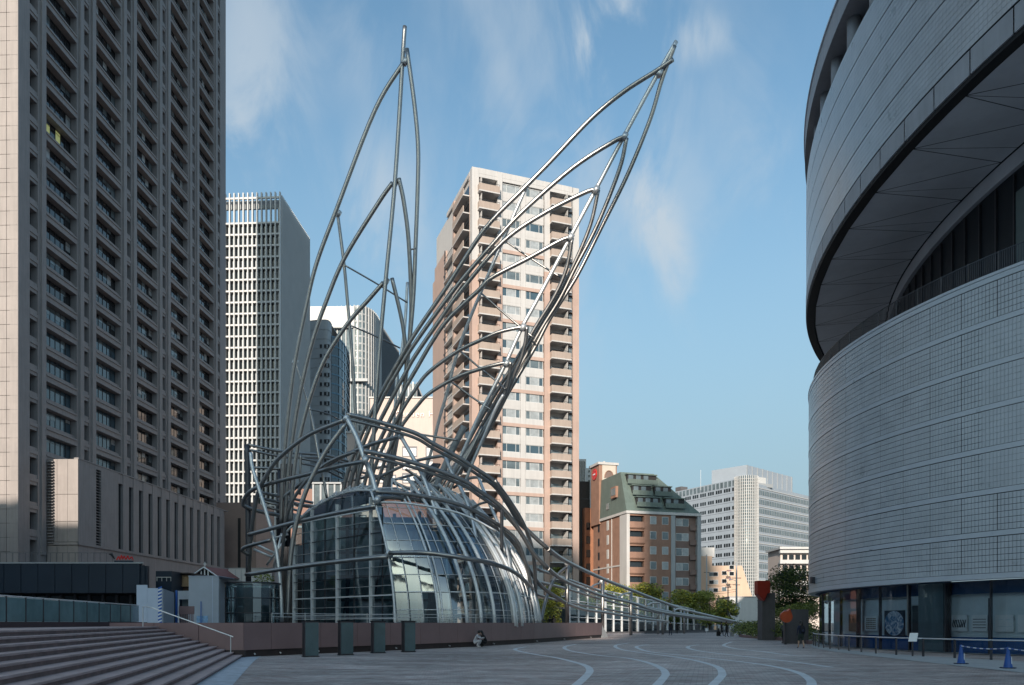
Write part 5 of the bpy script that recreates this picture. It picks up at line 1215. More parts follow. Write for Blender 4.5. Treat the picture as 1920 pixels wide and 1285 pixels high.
for c in range(pcol):
    for t_ in range(ncol):
        a = aS+c*pa+t_*tw; g0 = .0014 if t_ == 0 else .0004; b = a+tw
        near = R(205.3) < a < R(210.6)
        for k in range(NM):
            for r_ in range(rows):
                z = ZB+k*MOD+r_*rh
                if near and k in (2, 3, 4, 5) and indiv < 300:
                    p = cp(D, a, D[2]-.03, z); o = inst('tile', tl_me, SM, p, a); indiv += 1
                else:
                    q0 = cp(D, a+g0, D[2], 0); q1 = cp(D, b-.0004, D[2], 0); i0 = cp(D, a+g0, D[2]-.03, 0); i1 = cp(D, b-.0004, D[2]-.03, 0)
                    zl = Vector((0, 0, z+.014)); zh = Vector((0, 0, z+rh-.014))
                    field.add([q0+zl, q1+zl, q1+zh, q0+zh, i0+zl, i1+zl, i1+zh, i0+zh], [(0, 1, 2, 3), (3, 2, 6, 7), (0, 4, 5, 1), (1, 5, 6, 2), (0, 3, 7, 4)])
tag(obj('tile_field', field, M['tile'], SM), kind='stuff')
obj('drum_roof', ring(MB(), D, 4, D[2]-.03, a0, a1, ZD+.01, 90), M['concrete'], SM)
obj('drum_coping', solid_arc(MB(), D, D[2]-.5, D[2]+.05, R(140), a1, ZD, ZD+.14, 120), M['tile_band'], SM)
# balustrade on top of the drum
obj('roof_handrail', MB().tube([cp(D, R(140)+R(90)*i/90, D[2]-.35, ZD+1.2) for i in range(91)], .03, 6, caps=False), M['steel_dark'], SM)
obj('roof_handrail', MB().tube([cp(D, R(140)+R(90)*i/90, D[2]-.35, ZD+.3) for i in range(91)], .02, 6, caps=False), M['steel_dark'], SM)
bl_ = MB().box(-.012, .012, -.012, .012, .14, 1.2).mesh('roof_baluster', M['steel_dark'])
for i in range(230): a = R(158)+R(56)*i/230; inst('roof_baluster', bl_, SM, cp(D, a, D[2]-.35, ZD), a)
for i in range(16): a = R(158)+R(56)*i/16; obj('roof_post', MB().cyl(0, 0, .1, 1.25, .035, 6), M['concrete'], SM, cp(D, a, D[2]-.35, ZD))
# ground-floor glazing
G = (41.5, 49.0, 21.6)
G = (46.5, 50.0, 25.1)
ngl = 44; g0_, g1_ = R(152), R(236)
for i in range(ngl):
    a = g0_+(g1_-g0_)*i/ngl+.0008; b = g0_+(g1_-g0_)*(i+1)/ngl-.0008
    obj('glass_pane', MB().quad(cp(G, a, G[2], .05), cp(G, b, G[2], .05), cp(G, b, G[2], ZB-.3), cp(G, a, G[2], ZB-.3)), M['glass_shop'], SM)
    if i % 3 == 1: obj('glazing_fin', MB().box(-.16, .02, -.02, .02, .03, ZB-.3), M['steel_dark'], SM, cp(G, a, G[2], 0), a)
obj('showroom_floor', ring(MB(), G, 15, G[2]+.3, R(140), R(245), .04, 80), M['apron'], SM)
obj('showroom_ceiling', ring(MB(), G, G[2]+.3, 15, R(140), R(245), ZB-.31, 80), M['blue_deep'], SM)
obj('upper_blind', arcwall(MB(), G, G[2]-.35, R(150), R(240), ZB-.95, ZB-.32, 80), M['blue_deep'], SM)
obj('showroom_wall', arcwall(MB(), G, G[2]-.75, R(166), R(240), .04, ZB-.3, 70), M['show_wall'], SM)
obj('showroom_wall', arcwall(MB(), G, G[2]-4.5, R(140), R(168), .04, ZB-.3, 40), M['dark_core'], SM)
obj('blue_skirting', arcwall(MB(), G, G[2]-.70, R(166), R(240), .04, .85, 70), M['blue_band'], SM)
def ray_ang(px, C, r):      # angle on circle C where the view column px meets it
    k = (px-CX)/F; A_ = 1+k*k; B_ = -2*(k*C[0]+C[1]); C_ = C[0]**2+C[1]**2-r*r; dd = B_*B_-4*A_*C_
    s = (-B_-math.sqrt(max(dd, 0)))/(2*A_); return math.atan2(s-C[1], k*s-C[0]), s
def posted(name, pxa, pxb, pya, pyb, m, off=1.0, th=.05):
    a, s = ray_ang((pxa+pxb)/2, G, G[2]-off); aa, s1 = ray_ang(pxa, G, G[2]-off); ab, s2 = ray_ang(pxb, G, G[2]-off)
    z0 = fz(pyb, s); z1 = fz(pya, s); w = abs((ab-aa+math.pi)%(2*math.pi)-math.pi)*(G[2]-off)
    return obj(name, MB().box(0, th, -w/2, w/2, 0, z1-z0), m if not isinstance(m, str) else M[m], SM, cp(G, a, G[2]-off, z0), a), w, z1-z0
def on_poster(o, name, boxes, m, th=.05):
    mb = MB()
    for (u0, u1, v0, v1) in boxes: mb.box(th, th+.012, -u1, -u0, v0, v1)
    return obj(name, mb, M[m], o)
# columns and posters inside (angles run against screen x, hence the minus above)
posted('display_board', 1618, 1653, 1125, 1184, 'show_wall', .66)
posted('display_board', 1655, 1705, 1125, 1190, 'show_wall', .66)
posted('khaki_poster', 1592, 1609, 1152, 1184, 'khaki', .60, .03)
o_, w_, h_ = posted('grid_poster', 1621, 1646, 1155, 1183, 'paper', .56, .03)
on_poster(o_, 'grid_print', [(-w_/2+w_*(.14+.12*c), -w_/2+w_*(.22+.12*c), h_*(.12+.13*r_), h_*(.2+.13*r_)) for c in range(6) for r_ in range(6)], 'khaki', .03)
em = bpy.data.materials.new('earth_print'); em.use_nodes = True; t = em.node_tree; b = t.nodes['Principled BSDF']; b.inputs['Roughness'].default_value = .4
n = t.nodes.new('ShaderNodeTexNoise'); n.inputs['Scale'].default_value = 2.6; n.inputs['Detail'].default_value = 7; n.inputs['Distortion'].default_value = 1.6
g = t.nodes.new('ShaderNodeTexCoord'); t.links.new(g.outputs['Object'], n.inputs['Vector']); rp = t.nodes.new('ShaderNodeValToRGB')
rp.color_ramp.elements[0].position = .40; rp.color_ramp.elements[0].color = (.05, .20, .42, 1); rp.color_ramp.elements[1].position = .62; rp.color_ramp.elements[1].color = (.95, .97, 1.0, 1)
t.links.new(n.outputs['Fac'], rp.inputs[0]); t.links.new(rp.outputs[0], b.inputs['Base Color'])
o_, w_, h_ = posted('earth_poster', 1659, 1696, 1145, 1193, 'ink', .57, .04)
rr_ = min(w_, h_)*.485
obj('earth_photograph', MB().add([(.045, w_*.485*math.cos(2*math.pi*k/32), h_/2+h_*.485*math.sin(2*math.pi*k/32)) for k in range(32)], [tuple(range(32))]), em, o_)
posted('inner_column', 1735, 1782, 1088, 1228, mat('grey_teal_column', (0.13, 0.19, 0.215), 0.5), .7, .5)
posted('door_head', 1706, 1728, 1092, 1135, 'show_wall', .5, .1); posted('door_leaf', 1712, 1728, 1136, 1188, 'dark_core', .6, .06)
posted('door_post', 1703, 1707, 1090, 1192, 'cream', .45, .1)
for pxa in (1730, 1779, 1855): posted('dark_mullion', pxa, pxa+5, 1090 if pxa < 1800 else 1122, 1228, 'steel_dark', .3, .1)
posted('dark_mullion', 1608, 1614, 1098, 1215, 'steel_dark', .3, .1)
o_, w_, h_ = posted('wavy_poster', 1785, 1814, 1153, 1184, 'paper', .66, .05)
mb = MB()
for c in range(7):
    u = -w_/2+w_*(.12+.125*c); pts = [(0.062, -(u+.03*math.sin(v*1.1+c)), h_*.25+v*h_*.09) for v in range(6)]; mb.tube(pts, .032, 4)
obj('wavy_print', mb, M['ink'], o_)
o_, w_, h_ = posted('lined_poster', 1823, 1852, 1153, 1184, 'paper', .66, .05)
on_poster(o_, 'line_print', [(-w_*.42, w_*.42, h_*(.2+.17*r_), h_*(.24+.17*r_)) for r_ in range(4)], 'ink')
o_, w_, h_ = posted('pale_poster', 1867, 1901, 1153, 1185, 'paper', .66, .05)
on_poster(o_, 'faint_print', [(-w_*.35, -w_*.1, h_*.7, h_*.74), (.05, w_*.3, h_*.7, h_*.74), (-w_*.4, w_*.4, h_*.3, h_*.33)], 'show_wall')
posted('pale_poster', 1909, 1945, 1153, 1186, 'paper', .66, .05)

# upper volume
U = (75.7, 42.5, 56.0); ZS = 25.6
u0, u1 = R(120), R(232); nu = 150
obj('black_lip', solid_arc(MB(), U, U[2]-.6, U[2]-.05, u0, u1, ZS, ZS+.2, nu), M['black'], SM)
for k in range(40):       # fascia stones
    a = R(128)+k*R(2.5); 
    obj('fascia_stone', solid_arc(MB(), U, U[2]-.5, U[2]+.03, a+.0006, a+R(2.5)-.0006, ZS+.21, ZS+1.30, 4), M['fascia'], SM)
obj('shadow_groove', solid_arc(MB(), U, U[2]-.4, U[2]-.1, u0, u1, ZS+1.3, ZS+1.42, nu), M['black'], SM)
ZU0 = ZS+1.43; ZU1 = 35.6; NMU = 5; MU = (ZU1-ZU0)/NMU
obj('upper_wall', solid_arc(MB(), U, U[2]-.5, U[2]-.03, u0, u1, ZU0, ZU1, nu), M['tile_back'], SM)
for k in range(0): obj('upper_band', solid_arc(MB(), U, U[2]-.05, U[2]+.02, R(146), R(198), ZU0+(k+1)*MU-.14, ZU0+(k+1)*MU-.03, 130), M['tile_band'], SM)
uf = MB(); tw2 = .26/U[2]; a = R(147); rows2 = 6; rh2 = (MU-.07)/rows2
while a < R(196):
    for k in range(NMU):
        for r_ in range(rows2):
            z = ZU0+k*MU+r_*rh2; g = tw2*.03
            q0 = cp(U, a+g, U[2], 0); q1 = cp(U, a+tw2-g, U[2], 0); i0 = cp(U, a+g, U[2]-.03, 0); i1 = cp(U, a+tw2-g, U[2]-.03, 0); zl = Vector((0, 0, z+.010)); zh = Vector((0, 0, z+rh2-.010))
            uf.add([q0+zl, q1+zl, q1+zh, q0+zh, i0+zl, i1+zl, i1+zh, i0+zh], [(0, 1, 2, 3), (3, 2, 6, 7), (0, 4, 5, 1), (1, 5, 6, 2), (0, 3, 7, 4)])
    a += tw2
tag(obj('upper_tile_field', uf, M['tile'], SM), kind='stuff')
obj('gallery_back', arcwall(MB(), U, U[2]-3.2, u0, u1, ZU1-1, 38.0, 80), M['black'], SM)
obj('gallery_floor', ring(MB(), U, U[2]-3.2, U[2]-.1, u0, u1, ZU1-.01, 80), M['concrete'], SM)
for k in range(14):
    a = R(150)+k*R(3.55); obj('gallery_column', MB().cyl(0, 0, 0, 38.0-ZU1, .42, 16), M['fascia'], SM, cp(U, a, U[2]-.75, ZU1), smooth=True)
obj('roof_rim', solid_arc(MB(), U, U[2]-3.5, U[2]+.1, u0, u1, 38.0, 39.5, nu), M['fascia'], SM)
obj('roof_rim_cap', solid_arc(MB(), U, U[2]-3.5, U[2]+.18, u0, u1, 39.51, 39.65, nu), M['tile_band'], SM)
# soffit: triangular metal panels
RI = U[2]-5.9; nz = 24; s0_ = R(128); st_ = R(4.2)
for k in range(nz):
    ap = cp(U, s0_+k*st_, U[2]-.62, ZS+.1); an = cp(U, s0_+(k+1)*st_, U[2]-.62, ZS+.1)
    i0 = cp(U, s0_+(k+.1)*st_, RI, ZS+.1); i1 = cp(U, s0_+(k+.75)*st_, RI, ZS+.1); i2 = cp(U, s0_+(k+1.1)*st_, RI, ZS+.1)
    for tri in ((ap, i0, i1), (ap, i1, an), (an, i1, i2)):
        c = sum(tri, Vector())/3; tt = [c+(p-c)*.972 for p in tri]
        obj('soffit_panel', MB().add([p for p in tt], [(0, 1, 2)]), M['soffit'], SM)
obj('soffit_void', ring(MB(), U, RI-.5, U[2]-.3, u0, u1, ZS+.16, nu), M['black'], SM)
obj('inner_fascia', solid_arc(MB(), U, RI-.3, RI-.05, u0, u1, ZS-.75, ZS+.08, 120), M['soffit'], SM)
obj('recess_glazing', arcwall(MB(), U, RI-.31, u0, u1, ZD-1, ZS, 120), mat('matt_dark_glazing', (0.02, 0.024, 0.03), 0.35, spec=0.25), SM)
for k in range(60): a = R(150)+k*R(1.7); obj('recess_mullion', MB().box(-.02, .12, -.05, .05, 0, ZS-ZD-.7), M['steel_dark'], SM, cp(U, a, RI-.31, ZD-.2), a)
for k in (19, 20, 21, 22, 23, 24, 26): 
    a = R(150)+k*R(1.7)+R(.1); obj('roller_blind', MB().box(.02, .06, 0, 1.3, 0, 5.2), mat('pale_green_blind', (0.13, 0.17, 0.17), 0.6) if k == 19 else bpy.data.materials['pale_green_blind'], SM, cp(U, a, RI-.31, ZD), a)

# steel rail in front of the museum
GR = thing('guard_rail', 'curved steel guard rail with dark posts along the museum glass front', 'railing')
rp_ = [(26.5, 26.5), (23.0, 30.0), (20.4, 33.5), (19.8, 35.2), (19.3, 36.9), (18.9, 38.6), (18.72, 40.6), (18.95, 45), (19.5, 49), (20.6, 53.5), (22.4, 58.5)]
rpl = crspline([Vector((*p, 0)) for p in rp_], 6)
obj('rail', MB().tube([p+Vector((0, 0, .86)) for p in rpl], .032, 8), M['steel_lt'], GR, smooth=True)
acc = 0; nxt = .3
pm_me = MB().box(-.03, .03, -.045, .045, .02, .85).mesh('post', M['steel_dark'])
for i in range(len(rpl)-1):
    l = (rpl[i+1]-rpl[i]).length
    while nxt < acc+l:
        p = rpl[i].lerp(rpl[i+1], (nxt-acc)/l); inst('post', pm_me, GR, p, math.atan2(rpl[i+1].y-rpl[i].y, rpl[i+1].x-rpl[i].x)+R(90)); nxt += 1.8
    acc += l
is_ = thing('lectern_sign', 'small tilted white information lectern at the guard rail', 'sign', (fx(1713, 37.2), 37.2, 0))
obj('stand', MB().cyl(-.05, 0, .02, .75, .04, 8), M['steel_dark'], is_)
obj('plate', MB().add([(-.30, -.1, .72), (.10, -.1, .72), (.24, .05, 1.12), (-.14, .05, 1.12), (-.30, -.07, .71), (.10, -.07, .71), (.24, .08, 1.11), (-.14, .08, 1.11)], [(0, 1, 2, 3), (7, 6, 5, 4), (0, 4, 5, 1), (1, 5, 6, 2), (2, 6, 7, 3), (3, 7, 4, 0)]), M['white_paint'], is_)
obj('camera_box', MB().box(-.2, .2, -.15, .1, 0, .45), M['steel_dark'], SM, tuple(at(1521, 1096, 56)-Vector((.3, 1.2, 0))))

# cones and chain bar
clab = ['blue traffic cone on the pale pavement, left one holding the striped bar', 'blue traffic cone nearest the right edge of the picture']
cps = [Vector((fx(1802, 30.2), 30.2, .02)), Vector((fx(1890, 27.3), 27.3, .02))]
c0_ = thing('traffic_cone', clab[0], 'traffic cone', cps[0], 0, 'blue traffic cones by the guard rail')
prof = [(.155, .03), (.14, .06), (.10, .3), (.065, .52), (.045, .66), (.055, .68), (.04, .73)]
body = MB()
for (ra, za_), (rb2, zb2) in zip(prof[:-1], prof[1:]): body.tube([(0, 0, za_), (0, 0, zb2)], [ra, rb2], 18, caps=False)
body.tube([(0, 0, .725), (0, 0, .735)], [.04, .03], 18)
obj('cone_body', body, M['cone_blue'], c0_, smooth=True)
obj('cone_base', MB().prism([(.2*math.cos(a_)*1.28, .2*math.sin(a_)*1.28) for a_ in [R(22.5+45*k) for k in range(8)]], 0, .035), mat('dark_blue_rubber', (0.012, 0.03, 0.07), 0.6), c0_)
obj('reflective_strip', MB().box(.05, .075, -.11, -.095, .16, .40), M['white_paint'], c0_)
c1_ = copy_tree(c0_); c1_.location = cps[1]; c1_['label'] = clab[1]
bar = thing('striped_cone_bar', 'blue and white striped bar strung between the blue cones', 'barrier bar')
ba = cps[0]+Vector((0, 0, .69)); bb = cps[1]+Vector((0, 0, .69)); bc = bb+(bb-ba)*.9+Vector((0, 0, .02))
for (p, q) in ((ba, bb), (bb, bc)):
    pts = [p.lerp(q, k/14)-Vector((0, 0, .06*math.sin(math.pi*k/14))) for k in range(15)]
    for k in range(14): obj('bar_segment', MB().tube([pts[k], pts[k+1]], .02, 8), M['white_paint'] if k % 2 == 0 else M['cone_blue'], bar)

# red and concrete sculptures
cs = thing('concrete_column_sculpture', 'dark concrete column holding a red steel block against its top left', 'sculpture', (fx(1440, 72), 72, 0), R(4))
bp('column', cs, -.55, .68, 0, 1.1, 0, fz(1112, 72), M['concrete'])
zr = fz(1112, 72)
obj('red_block', MB().add([(-1.1, -.35, zr-.1), (-.5, -.35, zr-.75), (-.2, -.35, zr-.1), (-1.1, -.35, zr+1.1), (.05, -.35, zr+1.1), (.05, -.35, zr+.02), (-1.1, .5, zr-.1), (-.5, .5, zr-.75), (-.2, .5, zr-.1), (-1.1, .5, zr+1.1), (.05, .5, zr+1.1), (.05, .5, zr+.02)],
    [(0, 1, 2, 5, 4, 3), (11, 8, 7, 6, 9, 10), (0, 6, 7, 1), (1, 7, 8, 2), (2, 8, 11, 5), (5, 11, 10, 4), (4, 10, 9, 3), (3, 9, 6, 0)]), M['red_metal'], cs)
bs = thing('concrete_block_sculpture', 'squat dark concrete block leaning beside the museum corner', 'sculpture', (fx(1497, 60), 60, 0), R(-6))
bp('block', bs, -.85, .75, 0, 1.2, 0, fz(1143, 60), M['concrete']); obj('foot', MB().box(-.95, .85, -.1, 1.3, 0, .12), M['concrete'], bs)
ds = thing('red_disc_sculpture', 'orange red steel drum raised against the dark concrete block', 'sculpture', (fx(1472, 58), 58, 0), 0)
obj('drum', MB().tube([(0, -.35, fz(1157, 58)), (.12, .3, fz(1156, 58))], .42, 20), M['orange_metal'], ds, smooth=True); obj('stem', MB().box(-.06, .1, -.1, .1, 0, fz(1160, 58)), M['steel_dark'], ds)
obj('ear', MB().add([(-.05, -.36, fz(1150, 58)), (.4, -.36, fz(1152, 58)), (.25, -.36, fz(1142, 58)), (-.05, .1, fz(1150, 58)), (.4, .1, fz(1152, 58)), (.25, .1, fz(1142, 58))], [(0, 1, 2), (5, 4, 3), (0, 3, 4, 1), (1, 4, 5, 2), (2, 5, 3, 0)]), M['orange_metal'], ds)
# stone bench blocks by the hedge
sbn = thing('stone_bench', 'low grey stone bench block at the left end of the hedge', 'bench', (fx(1378, 92), 92, 0))
bp('seat', sbn, -.6, 1.3, -.4, .4, .38, .55, M['apron']); bp('leg', sbn, -.5, -.2, -.3, .3, 0, .38, M['apron']); bp('leg', sbn, .5, .8, -.3, .3, 0, .38, M['apron'])

# ================================================================== PLANTS
leafq = {}
def leaves(mb, c, r, n, size, mats, flat=1.0):
    for _ in range(n):
        while True:
            d = Vector((random.uniform(-1, 1), random.uniform(-1, 1), random.uniform(-1, 1)))
            if .35 < d.length < 1: break
        p = c+Vector((d.x*r[0], d.y*r[1], d.z*r[2]))
        a = random.uniform(0, 6.28); b = random.uniform(-1, 1)
        u = Vector((math.cos(a), math.sin(a), b*.6)).normalized(); v = u.cross(Vector((random.uniform(-1, 1), random.uniform(-1, 1), random.uniform(-.3, 1)))).normalized()
        s = size*random.uniform(.6, 1.3)
        mb.add([p-u*s, p+v*s*.5, p+u*s, p-v*s*.5], [(0, 1, 2, 3)], random.choice(mats))
def tree(label, px, Y, pyt, pyb, w, mats, n=2600, seedv=0, group=None, zbase=0.0, clumps=16):
    random.seed(seedv); x = fx(px, Y); zt = fz(pyt, Y); zb2 = fz(pyb, Y)
    t = thing('tree', label, 'tree', (x, Y, zbase), 0, group)
    tr = MB(); tr.tube([(0, 0, 0), (.08, .05, (zb2-zbase)*.5), (0, .1, (zb2+zt)/2-zbase)], [.19, .14, .06], 8)
    lb = []
    for k in range(7):
        a = k*.9; e = Vector((math.cos(a)*w*.34, math.sin(a)*w*.34, (zt+zb2)/2-zbase+random.uniform(-.5, 1)*.3*(zt-zb2))); tr.tube([(0, .05, (zb2-zbase)*.6+.2*k*.3), e*.6+Vector((0, 0, e.z*.25)), e], [.07, .05, .02], 6)
    obj('trunk', tr, M['bark'], t)
    cr_ = MB(); H_ = zt-zb2; cz = (zt+zb2)/2-zbase
    for k in range(clumps):
        a = random.uniform(0, 6.28); rr2 = random.uniform(.1, .8)**.7*w/2; hz = random.uniform(-.42, .38)*H_
        shr = 1-.55*abs(hz/H_*2)
        c = Vector((math.cos(a)*rr2*shr, math.sin(a)*rr2*shr, cz+hz)); s = random.uniform(.16, .30)*w
        leaves(cr_, c, (s, s, s*.62), int(n*1.5)//clumps, .13*Y/95, [0, 0, 1] if k % 3 else [1, 1, 0])
    obj('crown', cr_, [M[m_] for m_ in mats], t); return t
tree('bright yellow green tree seen between dome and tail tubes', 1030, 100, 1092, 1172, 5.2, ('leaf_a', 'leaf_d'), 3600, 1)
tree('yellow topped tree behind the glass wing near the white brick pillar', 1155, 150, 1094, 1150, 8.5, ('leaf_a', 'leaf_b'), 3600, 2)
tree('olive and yellow tree in front of the brick building', 1205, 146, 1092, 1160, 8.0, ('leaf_a', 'leaf_b'), 3600, 3)
tree('green tree below the grey pillar of the brick block', 1275, 140, 1095, 1170, 7.6, ('leaf_a', 'leaf_b'), 4200, 4)
tree('rounded olive green tree left of the street lamp', 1330, 138, 1108, 1172, 8.2, ('leaf_d', 'leaf_d'), 4600, 5)
tree('small yellow green tree beside the thick utility pole', 1362, 136, 1125, 1172, 4.0, ('leaf_a', 'leaf_b'), 2200, 6)
tree('tiny yellow leaved tree left of the glass wing', 1103, 140, 1115, 1150, 6.0, ('leaf_a', 'leaf_d'), 2000, 8)
tree('big dark evergreen tree against the museum corner', 1492, 84, 1064, 1165, 7.0, ('leaf_c', 'leaf_b'), 11000, 7, clumps=40)
# hedge / planted mound
random.seed(21)
hd = MB()
hpts = [(1395, 88), (1412, 84), (1430, 80), (1450, 76), (1470, 72), (1490, 67), (1505, 64)]
for i, (px, Y) in enumerate(hpts):
    for j in range(5):
        Yj = Y+j*2.2; c = Vector((fx(px, Yj)+random.uniform(-.4, .6), Yj, .55+.12*j+random.uniform(0, .35))); leaves(hd, c, (1.35, 1.2, .62+.05*j), 420, .10, [0, 0, 1, 2])
tag(obj('hedge', hd, [M['leaf_d'], M['leaf_b'], M['leaf_c']]), 'low yellow green clipped hedge bed in front of the concrete sculptures', 'hedge')
mo = MB()
for i in range(3):
    c = Vector((fx(1492, 76)+i*1.3, 78+i, 2.6+.3*i)); leaves(mo, c, (1.8, 1.4, .6), 700, .11, [0, 0, 1])
tag(obj('shrub', mo, [M['leaf_d'], M['leaf_b']]), 'light green spreading shrub under the dark evergreen', 'shrub')
kb = MB(); kp = crspline([Vector((fx(px, Y-2.4), Y-2.4, 0)) for px, Y in [(1388, 91)]+hpts+[(1520, 61)]], 3)
for p, q in zip(kp[:-1], kp[1:]): d = (q-p); kb.obox((p+q)/2+Vector((0, 0, .14)), d/2, Vector((-d.y, d.x, 0)).normalized()*.12, Vector((0, 0, .14)))
tag(obj('planter_kerb', kb, M['wall_brown']), 'dark red brown kerb edging the hedge bed', 'kerb')
vn = MB(); random.seed(5)
leaves(vn, at(495, 1086, 64), (.9, .5, .5), 260, .1, [0, 1])
tag(obj('rooftop_shrub', vn, [M['leaf_b'], M['leaf_d']]), 'small green shrub behind the glass cylinder', 'shrub')

# ================================================================== PEOPLE
def seg_d(p, a, b):
    ab = b-a; t_ = max(0, min(1, (p-a).dot(ab)/max(ab.length_squared, 1e-9))); return (p-a-ab*t_).length
def person(label, loc, rz, joints, edges, mats, group=None, hair=(0, 0, 0), longhair=False):
    """joints: name -> (x, y, z, r); edges: (a, b, material index)"""
    names = list(joints); J = {k: Vector(v[:3]) for k, v in joints.items()}
    me = bpy.data.meshes.new('body'); me.from_pydata([J[k] for k in names], [(names.index(a), names.index(b)) for a, b, _ in edges], [])
    ob = bpy.data.objects.new('body', me); COL.objects.link(ob)
    ob.modifiers.new('s', 'SKIN'); sv = me.skin_vertices[0].data
    for i, k in enumerate(names): sv[i].radius = (joints[k][3], joints[k][3]*(joints[k][4] if len(joints[k]) > 4 else 1)); sv[i].use_root = (k == 'pelvis')
    sm_ = ob.modifiers.new('u', 'SUBSURF'); sm_.levels = 1; sm_.render_levels = 1
    bpy.context.view_layer.update()
    m2 = bpy.data.meshes.new_from_object(ob.evaluated_get(bpy.context.evaluated_depsgraph_get())); bpy.data.objects.remove(ob)
    # fingers: five short bent chains per hand, joined to the palm in the same mesh
    bm = bmesh.new(); bm.from_mesh(m2); fm = MB()
    for s in ('l', 'r'):
        if 'hand_'+s in J:
            h = J['hand_'+s]; d = (h-J['elbow_'+s]).normalized(); sd_ = d.cross(Vector((0, 1, .2))).normalized()
            for k, ln in enumerate((.07, .08, .085, .078, .06)):
                o = h+sd_*(k-2)*.016+d*.02
                if k == 0: fm.tube([h, h+sd_*-.045+d*.02, h+sd_*-.055+d*.055], [.012, .011, .008], 6)
                else: fm.tube([o, o+d*ln*.6, o+d*ln*.9+Vector((0, .02, 0))], [.011, .010, .007], 6)
    if fm.v:
        tmp = bpy.data.meshes.new('fingers'); tmp.from_pydata(fm.v, [], fm.f); bm.from_mesh(tmp)
    bm.to_mesh(m2); bm.free()
    m2.materials.clear()
    for m_ in mats: m2.materials.append(M[m_])
    for p in m2.polygons:
        c = p.center; p.material_index = min(edges, key=lambda e: seg_d(c, J[e[0]], J[e[1]])-.3*min(joints[e[0]][3], joints[e[1]][3]))[2]; p.use_smooth = True
    m2.name = 'person'
    o = inst('person', m2, None, loc, rz); tag(o, label, 'person', group)
    hd_ = J['head']; hm = MB().sphere((hd_.x+hair[0], hd_.y+.018+hair[1], hd_.z+.035), .098, .108, .115, 14, 9)
    if longhair: hm.tube([(hd_.x, hd_.y+.07, hd_.z+.04), (hd_.x, hd_.y+.1, hd_.z-.12), (hd_.x, hd_.y+.1, hd_.z-.28)], [.08, .09, .05], 10)
    obj('hair', hm, M['hair'], o, smooth=True)
    return o
def stand(h=1.7, step=.18, arm=.0, coat=False, lean=0):
    k = h/1.7
    j = {'pelvis': (0, 0, .93, .135, .8), 'waist': (0, -.01, 1.06, .125, .78), 'chest': (0, -.01+lean*.5, 1.28, .15, .75), 'neck': (0, lean, 1.455, .055), 'chin': (0, -.015+lean, 1.52, .062), 'head': (0, -.01+lean, 1.60, .09), 'crown': (0, 0+lean, 1.67, .075), 'nose': (0, -.105+lean, 1.59, .012),
         'hip_l': (.095, 0, .88, .095), 'knee_l': (.1, -step*.6, .49, .062), 'ankle_l': (.1, -step*.7, .09, .042), 'toe_l': (.11, -step*.7-.16, .035, .032),
         'hip_r': (-.095, 0, .88, .095), 'knee_r': (-.1, step*.15, .49, .062), 'ankle_r': (-.1, step*.9, .10, .042), 'toe_r': (-.11, step*.9-.16, .035, .032),
         'sho_l': (.18, lean, 1.40, .062), 'elbow_l': (.24, .04, 1.13, .045), 'hand_l': (.22, -.08-arm, .90+arm*.6, .032),
         'sho_r': (-.18, lean, 1.40, .062), 'elbow_r': (-.24, .03, 1.13, .045), 'hand_r': (-.22, -.10, .90, .032)}
    if coat: j['pelvis'] = (0, 0, .93, .17, .85); j['hip_l'] = (.08, 0, .8, .13); j['hip_r'] = (-.08, 0, .8, .13)
    return {n_: tuple([v[0]*k, v[1]*k, v[2]*k, v[3]*k]+list(v[4:])) for n_, v in j.items()}
SE = [('pelvis', 'waist', 0), ('waist', 'chest', 0), ('chest', 'neck', 0), ('neck', 'chin', 1), ('chin', 'head', 1), ('head', 'crown', 1), ('head', 'nose', 1),
      ('pelvis', 'hip_l', 2), ('hip_l', 'knee_l', 2), ('knee_l', 'ankle_l', 2), ('ankle_l', 'toe_l', 3), ('pelvis', 'hip_r', 2), ('hip_r', 'knee_r', 2), ('knee_r', 'ankle_r', 2), ('ankle_r', 'toe_r', 3),
      ('chest', 'sho_l', 0), ('sho_l', 'elbow_l', 0), ('elbow_l', 'hand_l', 0), ('chest', 'sho_r', 0), ('sho_r', 'elbow_r', 0), ('elbow_r', 'hand_r', 0)]
SK = [(a, b, 4 if ('ankle' in b and 'knee' in a) else m) for a, b, m in SE]
def gpos(px, py_): Y = EYE*F/(py_-HZ); return (fx(px, Y), Y, .008)
person('person in black jacket and dark trousers walking near the glass wing', gpos(1257, 1192), R(190), stand(1.72, .12), SE, ('cl_black', 'skin', 'cl_navy', 'shoe'))
person('person in black further back beside the walker near the glass wing', gpos(1269, 1189.0), R(170), stand(1.62, .1), SE, ('cl_black', 'skin', 'cl_black', 'shoe'))
p1 = person('person in dark coat pulling a small black bag by the stone bench', gpos(1353, 1193.5), R(90), stand(1.68, .3), SE, ('cl_navy', 'skin', 'cl_black', 'shoe'))
person('person in long black coat carrying a white bag by the stone bench', gpos(1362, 1194.5), R(80), stand(1.74, .2, coat=True), SE, ('cl_black', 'skin', 'cl_black', 'shoe'))
bg_ = thing('trolley_bag', 'small black wheeled bag pulled behind the person by the stone bench', 'bag', gpos(1347, 1194))
obj('case', MB().box(-.2, .2, -.12, .12, .06, .6), M['cl_black'], bg_); obj('handle', MB().box(-.1, .1, -.01, .01, .6, .95), M['steel_dark'], bg_)
wbg = thing('white_bag', 'small white carrier bag held by the person in the long coat', 'bag', tuple(Vector(gpos(1369, 1194.5))+Vector((0, -.1, .55))))
obj('pouch', MB().box(-.16, .16, -.08, .08, 0, .35), M['cl_white'], wbg); obj('strap', MB().tube([(-.1, 0, .34), (0, 0, .5), (.1, 0, .34)], .01, 6), M['cl_white'], wbg)
